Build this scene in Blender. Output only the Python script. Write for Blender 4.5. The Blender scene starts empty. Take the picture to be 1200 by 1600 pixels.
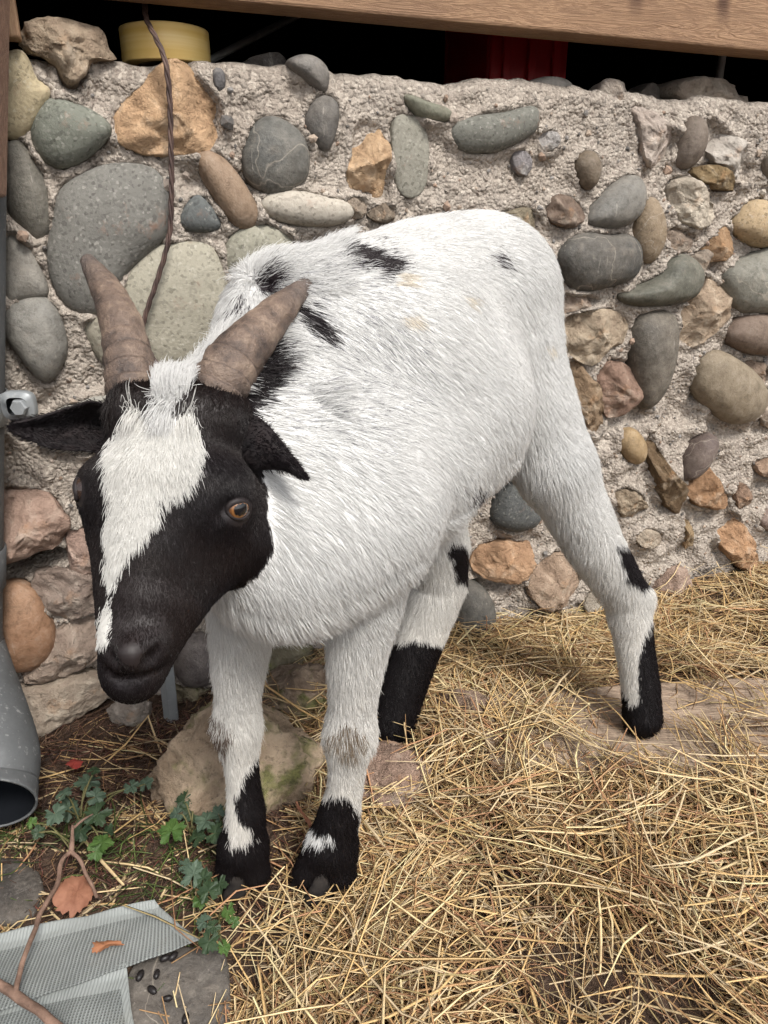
import bpy, math, random
import numpy as np
from mathutils import Vector, Matrix
from mathutils.bvhtree import BVHTree

sc = bpy.context.scene
rng = np.random.default_rng(7)
random.seed(7)

# ------------------------------------------------------------------ camera, sky, sun, exposure
PITCH = math.radians(22.1); EYE = 0.6; FPX = 26.0 / 36.0 * 1600
cam = bpy.data.objects.new('camera', bpy.data.cameras.new('camera'))
sc.collection.objects.link(cam)
cam.location = (0, 0, EYE); cam.rotation_euler = (math.pi / 2 - PITCH, 0, 0)
cam.data.sensor_fit = 'VERTICAL'; cam.data.sensor_height = 36.0; cam.data.lens = 26.0
cam.data.clip_start = 0.01; cam.data.clip_end = 300
sc.camera = cam

SUN_EL, SUN_AZ = math.radians(52), math.radians(150)      # azimuth clockwise from +Y (behind the camera, to the right)
world = bpy.data.worlds.new('World'); sc.world = world; world.use_nodes = True
wn = world.node_tree; wn.nodes.clear()
sky = wn.nodes.new('ShaderNodeTexSky'); sky.sky_type = 'NISHITA'; sky.sun_disc = False
sky.sun_elevation = SUN_EL; sky.sun_rotation = SUN_AZ; sky.air_density = 1.0; sky.dust_density = 3.0; sky.ozone_density = 1.0
hs = wn.nodes.new('ShaderNodeHueSaturation'); hs.inputs['Saturation'].default_value = 0.3
bg = wn.nodes.new('ShaderNodeBackground'); bg.inputs['Strength'].default_value = 0.115
wo = wn.nodes.new('ShaderNodeOutputWorld')
wn.links.new(sky.outputs[0], hs.inputs['Color']); wn.links.new(hs.outputs[0], bg.inputs[0]); wn.links.new(bg.outputs[0], wo.inputs[0])
sl = bpy.data.lights.new('sun', 'SUN'); sl.energy = 2.1; sl.angle = math.radians(14); sl.color = (1.0, 0.965, 0.91)
sun = bpy.data.objects.new('sun', sl); sc.collection.objects.link(sun)
sdir = Vector((math.sin(SUN_AZ) * math.cos(SUN_EL), math.cos(SUN_AZ) * math.cos(SUN_EL), math.sin(SUN_EL)))
sun.rotation_euler = sdir.to_track_quat('Z', 'Y').to_euler()
sc.view_settings.view_transform = 'Standard'; sc.view_settings.look = 'None'
sc.view_settings.exposure = 1.0; sc.view_settings.gamma = 1.0; sc.view_settings.use_curve_mapping = False
sc.cycles.max_bounces = 8; sc.cycles.diffuse_bounces = 3; sc.cycles.glossy_bounces = 3; sc.cycles.transparent_max_bounces = 12
sc.cycles.use_denoising = True
sc.cycles.use_adaptive_sampling = True; sc.cycles.adaptive_threshold = 0.03; sc.cycles.adaptive_min_samples = 16

# ------------------------------------------------------------------ helpers
SP, CP = math.sin(PITCH), math.cos(PITCH)
def at(px, py, d):
    """point seen at photo pixel (px, py), d metres along the view axis"""
    v = (800 - py) / FPX
    return np.array([(px - 600) / FPX * d, d * (CP + v * SP), EYE + d * (v * CP - SP)])
def on_ground(px, py, z=0.0):
    v = (800 - py) / FPX
    return at(px, py, (z - EYE) / (v * CP - SP))
W0 = np.array([-0.486, 0.767]); WANG = math.radians(20.1)
WT = np.array([math.cos(WANG), math.sin(WANG)]); WN = np.array([math.sin(WANG), -math.cos(WANG)])
def on_wall(px, py, w=0.0):
    """(u, z) on the plane of the wall face"""
    r = at(px, py, 1.0) - np.array([0, 0, EYE])
    o = W0 + WN * w
    k = (o @ WN) / (r[:2] @ WN)
    P = r * k + np.array([0, 0, EYE])
    return np.array([(P[:2] - o) @ WT, P[2]])
def wall_xyz(u, w, z):
    u = np.asarray(u, float); w = np.asarray(w, float)
    return np.stack([W0[0] + WT[0] * u + WN[0] * w, W0[1] + WT[1] * u + WN[1] * w, np.broadcast_to(z, u.shape)], -1)

def _hash(i, j, k, s):
    n = (i.astype(np.int64) * 374761393 + j.astype(np.int64) * 668265263 + k.astype(np.int64) * 2147483647 + s * 974634777) & 0xffffffff
    n = ((n ^ (n >> 13)) * 1274126177) & 0xffffffff
    n = ((n ^ (n >> 16)) * 2246822519) & 0xffffffff
    return ((n ^ (n >> 15)) & 0xffff) / 32767.5 - 1.0
def vnoise(P, scale=1.0, seed=0):
    P = np.asarray(P, float) * scale
    I = np.floor(P).astype(np.int64); F = P - I; F = F * F * (3 - 2 * F)
    r = 0
    for a in (0, 1):
        for b in (0, 1):
            for c in (0, 1):
                w = (F[..., 0] if a else 1 - F[..., 0]) * (F[..., 1] if b else 1 - F[..., 1]) * (F[..., 2] if c else 1 - F[..., 2])
                r = r + w * _hash(I[..., 0] + a, I[..., 1] + b, I[..., 2] + c, seed)
    return r
def fbm(P, scale, octv=4, seed=0, gain=0.5):
    r = 0; a = 1.0
    for o in range(octv):
        r = r + a * vnoise(P, scale * 2 ** o, seed + o * 13); a *= gain
    return r

def mesh_obj(name, V, F, mat=None, parent=None, smooth=True, link=True):
    me = bpy.data.meshes.new(name)
    me.from_pydata([tuple(v) for v in V] if not isinstance(V, np.ndarray) else V.tolist(), [], F if isinstance(F, list) else F.tolist())
    if smooth: me.polygons.foreach_set('use_smooth', [True] * len(me.polygons))
    me.update()
    if mat: me.materials.append(mat)
    return link_obj(name, me, parent)
def link_obj(name, data, parent=None):
    o = bpy.data.objects.new(name, data); sc.collection.objects.link(o)
    if parent is not None: o.parent = parent; o.matrix_parent_inverse = Matrix.Translation(-parent.location)
    return o
def empty(name, loc):
    o = bpy.data.objects.new(name, None); sc.collection.objects.link(o); o.location = tuple(loc); o.empty_display_size = 0.02
    return o
def tag(o, label=None, cat=None, group=None, kind=None):
    if cat and not kind: kind = 'thing'
    for k, v in (('label', label), ('category', cat), ('group', group), ('kind', kind)):
        if v: o[k] = v
    return o
def grid_faces(nu, nv, wrap=False):
    i = np.arange(nv - 1)[:, None]; j = np.arange(nu if wrap else nu - 1)[None, :]
    a = i * nu + j; b = i * nu + (j + 1) % nu
    return np.stack([a, b, b + nu, a + nu], -1).reshape(-1, 4)
def tube(path, radii, n=10, cap=True, ref=(0, 0, 1), twist=None):
    P = np.asarray(path, float); R = np.broadcast_to(np.asarray(radii, float), (len(P),))
    T = np.gradient(P, axis=0); T /= np.linalg.norm(T, axis=1)[:, None]
    up = np.array(ref, float); V = []
    a = np.linspace(0, 2 * math.pi, n, endpoint=False)
    prev = None
    for i in range(len(P)):
        if prev is None:
            u = np.cross(T[i], up)
            if np.linalg.norm(u) < 1e-4: u = np.cross(T[i], (1, 0, 0.1))
        else: u = prev - T[i] * (prev @ T[i])
        u /= np.linalg.norm(u); prev = u; w = np.cross(T[i], u)
        V.append(P[i] + R[i] * (np.cos(a)[:, None] * u + np.sin(a)[:, None] * w))
    V = np.concatenate(V); F = grid_faces(n, len(P), True).tolist()
    if cap:
        F.append(list(range(n))[::-1]); F.append([len(V) - n + k for k in range(n)])
    return V, F
def spline(pts, n):
    """Catmull-Rom through control rows (any width), n samples"""
    P = np.asarray(pts, float); P = np.vstack([2 * P[0] - P[1], P, 2 * P[-1] - P[-2]])
    t = np.linspace(0, len(P) - 3 - 1e-9, n); i = t.astype(int); f = (t - i)[:, None]
    a, b, c, d = P[i], P[i + 1], P[i + 2], P[i + 3]
    return 0.5 * (2 * b + (c - a) * f + (2 * a - 5 * b + 4 * c - d) * f ** 2 + (3 * b - a - 3 * c + d) * f ** 3)
def merge(parts):
    V = []; F = []; o = 0
    for v, f in parts:
        V.append(np.asarray(v)); F += [[q + o for q in x] for x in (f if isinstance(f, list) else f.tolist())]; o += len(v)
    return np.concatenate(V), F
def box(lo, hi, bev=0.0):
    x0, y0, z0 = lo; x1, y1, z1 = hi
    V = np.array([[x0, y0, z0], [x1, y0, z0], [x1, y1, z0], [x0, y1, z0], [x0, y0, z1], [x1, y0, z1], [x1, y1, z1], [x0, y1, z1]], float)
    return V, [[0, 3, 2, 1], [4, 5, 6, 7], [0, 1, 5, 4], [1, 2, 6, 5], [2, 3, 7, 6], [3, 0, 4, 7]]
def bevel(o, w, seg=2):
    m = o.modifiers.new('bevel', 'BEVEL'); m.width = w; m.segments = seg; m.limit_method = 'ANGLE'
def set_color_attr(me, name, C, domain='POINT'):
    at_ = me.attributes.new(name, 'FLOAT_COLOR', domain)
    C = np.concatenate([C, np.ones((len(C), 1))], 1).astype(np.float32); at_.data.foreach_set('color', C.ravel())

# ------------------------------------------------------------------ material helpers
class Mat:
    def __init__(s, name):
        s.m = bpy.data.materials.new(name); s.m.use_nodes = True; s.nt = s.m.node_tree
        s.b = s.nt.nodes['Principled BSDF']; s.out = s.nt.nodes['Material Output']
        s.set(s.b, {'Specular IOR Level': 0.3, 'Roughness': 0.8})
    def set(s, n, d):
        for k, v in d.items():
            i = n.inputs[k]
            if isinstance(v, bpy.types.NodeSocket): s.nt.links.new(v, i)
            elif isinstance(v, (tuple, list)) and len(v) == 3 and i.type == 'RGBA': i.default_value = (*v, 1)
            else: i.default_value = v
    def n(s, t, ins=None, out=0, **props):
        nd = s.nt.nodes.new('ShaderNode' + t)
        for k, v in props.items(): setattr(nd, k, v)
        if ins: s.set(nd, ins)
        return nd.outputs[out]
    def coord(s, scale=(1, 1, 1), rot=(0, 0, 0), kind='Object'):
        tc = s.nt.nodes.new('ShaderNodeTexCoord')
        return s.n('Mapping', {'Vector': tc.outputs[kind], 'Scale': scale, 'Rotation': rot})
    def noise(s, v, scale, detail=4, rough=0.55, dist=0.0):
        return s.n('TexNoise', {'Vector': v, 'Scale': scale, 'Detail': detail, 'Roughness': rough, 'Distortion': dist})
    def voro(s, v, scale, feature='F1', out=0, rand=1.0):
        return s.n('TexVoronoi', {'Vector': v, 'Scale': scale, 'Randomness': rand}, out=out, feature=feature)
    def ramp(s, f, stops, interp='LINEAR'):
        nd = s.nt.nodes.new('ShaderNodeValToRGB'); cr = nd.color_ramp; cr.interpolation = interp
        while len(cr.elements) < len(stops): cr.elements.new(0.5)
        for e, (p, c) in zip(cr.elements, stops):
            e.position = p; e.color = (*c, 1) if isinstance(c, (tuple, list)) else (c, c, c, 1)
        s.nt.links.new(f, nd.inputs[0]); return nd.outputs[0]
    def mix(s, f, a, b, mode='MIX'):
        nd = s.nt.nodes.new('ShaderNodeMix'); nd.data_type = 'RGBA'; nd.blend_type = mode
        for i, v in ((0, f), (6, a), (7, b)):
            if isinstance(v, bpy.types.NodeSocket): s.nt.links.new(v, nd.inputs[i])
            elif i == 0: nd.inputs[0].default_value = v
            else: nd.inputs[i].default_value = (*v, 1) if isinstance(v, (tuple, list)) else (v, v, v, 1)
        return nd.outputs[2]
    def math(s, op, a, b=0.0):
        nd = s.nt.nodes.new('ShaderNodeMath'); nd.operation = op
        for i, v in enumerate((a, b)):
            if isinstance(v, bpy.types.NodeSocket): s.nt.links.new(v, nd.inputs[i])
            else: nd.inputs[i].default_value = v
        return nd.outputs[0]
    def bump(s, h, strength, dist, normal=None):
        d = {'Height': h, 'Strength': strength, 'Distance': dist}
        if normal is not None: d['Normal'] = normal
        return s.n('Bump', d)
    def attr(s, name, out=0):
        return s.n('Attribute', out=out, attribute_name=name)
    def objcol(s): return s.n('ObjectInfo', out=1)
    def objrnd(s): return s.n('ObjectInfo', out=5)
    def fin(s, **k):
        s.set(s.b, {x.replace('_', ' '): y for x, y in k.items()}); return s.m

def make_mortar():
    M = Mat('mortar'); v = M.coord()
    big = M.noise(v, 9, 5, 0.6); fine = M.noise(v, 170, 4, 0.7); grit = M.voro(v, 230, out=1); gd = M.voro(v, 230)
    c = M.ramp(big, [(0.25, (0.25, 0.216, 0.18)), (0.5, (0.33, 0.297, 0.258)), (0.75, (0.415, 0.38, 0.335))])
    g = M.ramp(grit, [(0.0, (0.07, 0.06, 0.052)), (0.22, (0.22, 0.182, 0.15)), (0.65, (0.36, 0.305, 0.255)), (1.0, (0.60, 0.53, 0.45))])
    c = M.mix(0.55, c, g)
    c = M.mix(M.ramp(fine, [(0.34, 0.7), (0.47, 0.0)]), c, (0.17, 0.135, 0.115))
    c = M.mix(M.ramp(M.noise(v, 5, 3), [(0.5, 0.0), (0.75, 0.5)]), c, (0.36, 0.31, 0.26))
    h = M.math('ADD', M.math('MULTIPLY', fine, 1.0), M.math('MULTIPLY', gd, -0.9))
    b1 = M.bump(h, 0.75, 0.005); b2 = M.bump(M.noise(v, 60, 3, 0.6), 0.6, 0.01, b1)
    return M.fin(Base_Color=c, Roughness=0.95, Normal=b2, Specular_IOR_Level=0.15)
def make_pebble():
    M = Mat('smooth_pebble'); v = M.coord(); oc = M.objcol(); r = M.objrnd()
    v = M.n('VectorMath', {0: v, 1: M.n('CombineXYZ', {'X': M.math('MULTIPLY', r, 31.0), 'Y': M.math('MULTIPLY', r, 17.0)})}, operation='ADD')
    n1 = M.noise(v, 14, 5, 0.6, 0.4); n2 = M.noise(v, 330, 3, 0.7)
    c = M.mix(M.ramp(n1, [(0.3, 0.0), (0.7, 0.55)]), oc, M.mix(0.5, oc, (0.34, 0.29, 0.24)))
    c = M.mix(M.ramp(n1, [(0.32, 0.35), (0.5, 0.0)]), c, M.mix(1.0, oc, (0.45, 0.42, 0.42), 'MULTIPLY'))
    c = M.mix(M.ramp(n2, [(0.6, 0.0), (0.75, 0.25)]), c, M.mix(0.5, oc, (0.6, 0.58, 0.52)))
    c = M.mix(M.ramp(n2, [(0.3, 0.5), (0.42, 0.0)]), c, M.mix(1.0, oc, (0.4, 0.4, 0.4), 'MULTIPLY'))
    vein = M.ramp(M.math('ABSOLUTE', M.math('SUBTRACT', M.noise(v, 6, 4, 0.5, 1.2), 0.5)), [(0.0, 0.5), (0.005, 0.0)]); vein = M.math('MULTIPLY', vein, M.math('GREATER_THAN', r, 0.68))
    c = M.mix(vein, c, (0.55, 0.5, 0.43))
    dust = M.ramp(M.noise(v, 40, 5, 0.75), [(0.56, 0.0), (0.8, 0.5)])
    c = M.mix(dust, c, (0.33, 0.285, 0.24)); c = M.mix(1.0, c, (0.74, 0.72, 0.69), 'MULTIPLY')
    n4 = M.noise(v, 75, 6, 0.75, 0.3); c = M.mix(M.ramp(n4, [(0.35, 0.65), (0.5, 0.0)]), c, M.mix(1.0, c, (0.5, 0.48, 0.46), 'MULTIPLY')); c = M.mix(M.ramp(n4, [(0.52, 0.0), (0.7, 0.4)]), c, M.mix(0.35, c, (0.5, 0.45, 0.38)))
    vs = M.n('Mapping', {'Vector': v, 'Scale': (240, 240, 9), 'Rotation': (0.5, 0.3, 0.8)}); c = M.mix(M.ramp(M.noise(vs, 1.0, 3, 0.6), [(0.66, 0.0), (0.74, 0.35)]), c, (0.42, 0.38, 0.33))
    b = M.bump(n2, 0.4, 0.0015); b = M.bump(M.noise(v, 55, 5, 0.7), 0.5, 0.005, b)
    return M.fin(Base_Color=c, Roughness=M.ramp(n1, [(0.3, 0.6), (0.7, 0.85)]), Normal=b, Specular_IOR_Level=0.35)
def make_granite():
    M = Mat('granite_stone'); v = M.coord(); oc = M.objcol()
    n1 = M.noise(v, 18, 5, 0.6); cr = M.voro(v, 330, out=1); cd = M.voro(v, 420, out=1)
    c = M.mix(M.ramp(n1, [(0.3, 0.0), (0.7, 0.4)]), oc, M.mix(1.0, oc, (0.62, 0.6, 0.6), 'MULTIPLY'))
    c = M.mix(M.ramp(cr, [(0.0, 0.8), (0.38, 0.0)]), c, M.mix(1.0, oc, (0.34, 0.33, 0.32), 'MULTIPLY'))
    c = M.mix(M.ramp(cd, [(0.75, 0.0), (0.95, 0.45)]), c, M.mix(0.5, oc, (0.66, 0.64, 0.58)))
    c = M.mix(M.ramp(M.noise(v, 30, 4, 0.7), [(0.6, 0.0), (0.72, 0.5)]), c, (0.30, 0.17, 0.12)); c = M.mix(1.0, c, (0.86, 0.85, 0.83), 'MULTIPLY')
    b = M.bump(M.noise(v, 300, 4, 0.7), 0.5, 0.002); b = M.bump(M.noise(v, 60, 4), 0.4, 0.005, b)
    return M.fin(Base_Color=c, Roughness=0.85, Normal=b)
def make_rough():
    M = Mat('rough_stone'); v = M.coord(); oc = M.objcol()
    n1 = M.noise(v, 22, 6, 0.65, 0.6); n2 = M.noise(v, 130, 5, 0.72)
    c = M.mix(M.ramp(n1, [(0.28, 0.1), (0.58, 1.0)]), M.mix(1.0, oc, (0.55, 0.5, 0.48), 'MULTIPLY'), oc)
    c = M.mix(M.ramp(n1, [(0.52, 0.0), (0.72, 0.75)]), c, M.mix(0.55, oc, (0.74, 0.66, 0.55)))
    c = M.mix(M.ramp(n2, [(0.3, 0.6), (0.45, 0.0)]), c, M.mix(1.0, oc, (0.3, 0.26, 0.24), 'MULTIPLY'))
    c = M.mix(M.ramp(M.noise(v, 26, 4, 0.6), [(0.58, 0.0), (0.7, 0.45)]), c, (0.42, 0.22, 0.10))
    b = M.bump(n2, 1.0, 0.006); b = M.bump(M.noise(v, 60, 6, 0.7, 0.8), 0.8, 0.012, b)
    return M.fin(Base_Color=c, Roughness=0.92, Normal=b)
def make_mossy():
    M = Mat('mossy_stone'); v = M.coord(); oc = M.objcol()
    n1 = M.noise(v, 16, 6, 0.65, 0.5); n2 = M.noise(v, 140, 5, 0.75)
    c = M.mix(M.ramp(n1, [(0.3, 0.0), (0.6, 1.0)]), M.mix(1.0, oc, (0.4, 0.37, 0.35), 'MULTIPLY'), M.mix(0.15, oc, (0.7, 0.6, 0.45)))
    c = M.mix(M.ramp(n2, [(0.32, 0.6), (0.46, 0.0)]), c, (0.05, 0.04, 0.03))
    moss = M.ramp(M.noise(v, 11, 4, 0.7, 0.3), [(0.5, 0.0), (0.6, 0.85)])
    c = M.mix(moss, c, M.ramp(n2, [(0.3, (0.03, 0.035, 0.01)), (0.7, (0.16, 0.17, 0.045))]))
    b = M.bump(n2, 0.8, 0.005); b = M.bump(n1, 0.7, 0.014, b)
    return M.fin(Base_Color=c, Roughness=0.95, Normal=b)
MORTAR, PEBBLE, GRANITE, ROUGH, MOSSY = make_mortar(), make_pebble(), make_granite(), make_rough(), make_mossy()
STONEMAT = {'p': PEBBLE, 'g': GRANITE, 'r': ROUGH, 'm': MOSSY}

# ------------------------------------------------------------------ ground
def hay_amount(x, y):
    """0 bare soil .. 1 deep hay"""
    P = np.stack([x, y, np.zeros_like(x)], -1)
    n = vnoise(P, 6, 5) * 0.08
    edge = -0.12 + 0.35 * np.clip(0.62 - y, 0, 1) - 0.25 * np.clip(y - 0.62, 0, 1)
    a = np.clip((x - edge + n) / 0.10, 0, 1)
    near = np.clip((0.475 + n * 0.6 - y) / 0.06, 0, 1) * np.clip((x + 0.245 + n * 0.5) / 0.06, 0, 1)
    return np.maximum(a, near)
def ground_z(x, y):
    x = np.asarray(x, float); y = np.asarray(y, float)
    P = np.stack([x, y, np.zeros_like(x)], -1)
    h = 0.010 * vnoise(P, 5, 1) + 0.006 * vnoise(P, 14, 2) + 0.003 * vnoise(P, 40, 3)
    far = np.clip((np.hypot(x, y - 0.8) - 1.6) / 2, 0, 1)
    h = h * (1 - far) - 0.012
    right = np.clip((x - 0.45) / 0.5, 0, 1) * np.clip((y - 0.75) / 0.3, 0, 1)
    return h + 0.03 * right
def axis_pts(c, half, step, far, growth=1.25):
    a = list(np.arange(-half, half + 1e-9, step)); s = step; e = a[-1]; ext = []
    while e < far: s *= growth; e += s; ext.append(e)
    return np.array([-q for q in ext[::-1]] + a + ext) + c
gx = axis_pts(0.12, 0.85, 0.0065, 60); gy = axis_pts(0.75, 0.6, 0.0065, 60)
X, Y = np.meshgrid(gx, gy)
Z = ground_z(X, Y)
P = np.stack([X, Y, Z], -1).reshape(-1, 3)
lump = np.clip(1 - np.hypot(P[:, 0] - 0.1, P[:, 1] - 0.75) / 1.6, 0, 1)
P[:, 2] += (0.004 * fbm(P, 70, 3, 9) + 0.002 * vnoise(P, 200, 4)) * np.clip(lump * 3, 0, 1)
def make_soil():
    M = Mat('soil'); v = M.coord()
    n1 = M.noise(v, 7, 6, 0.65); n2 = M.noise(v, 120, 5, 0.75); n3 = M.voro(v, 90, out=1)
    c = M.ramp(n1, [(0.3, (0.035, 0.024, 0.018)), (0.55, (0.075, 0.048, 0.034)), (0.75, (0.12, 0.08, 0.055))])
    c = M.mix(M.ramp(n2, [(0.5, 0.0), (0.75, 0.7)]), c, (0.17, 0.12, 0.08))
    c = M.mix(M.ramp(n3, [(0.0, 0.6), (0.2, 0.0)]), c, (0.10, 0.045, 0.035))
    return M.fin(Base_Color=c, Roughness=0.95, Normal=M.bump(n2, 0.9, 0.01), Specular_IOR_Level=0.15)
SOIL = make_soil()
ground = mesh_obj('ground', P, grid_faces(len(gx), len(gy)), SOIL); tag(ground, kind='structure')

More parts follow.
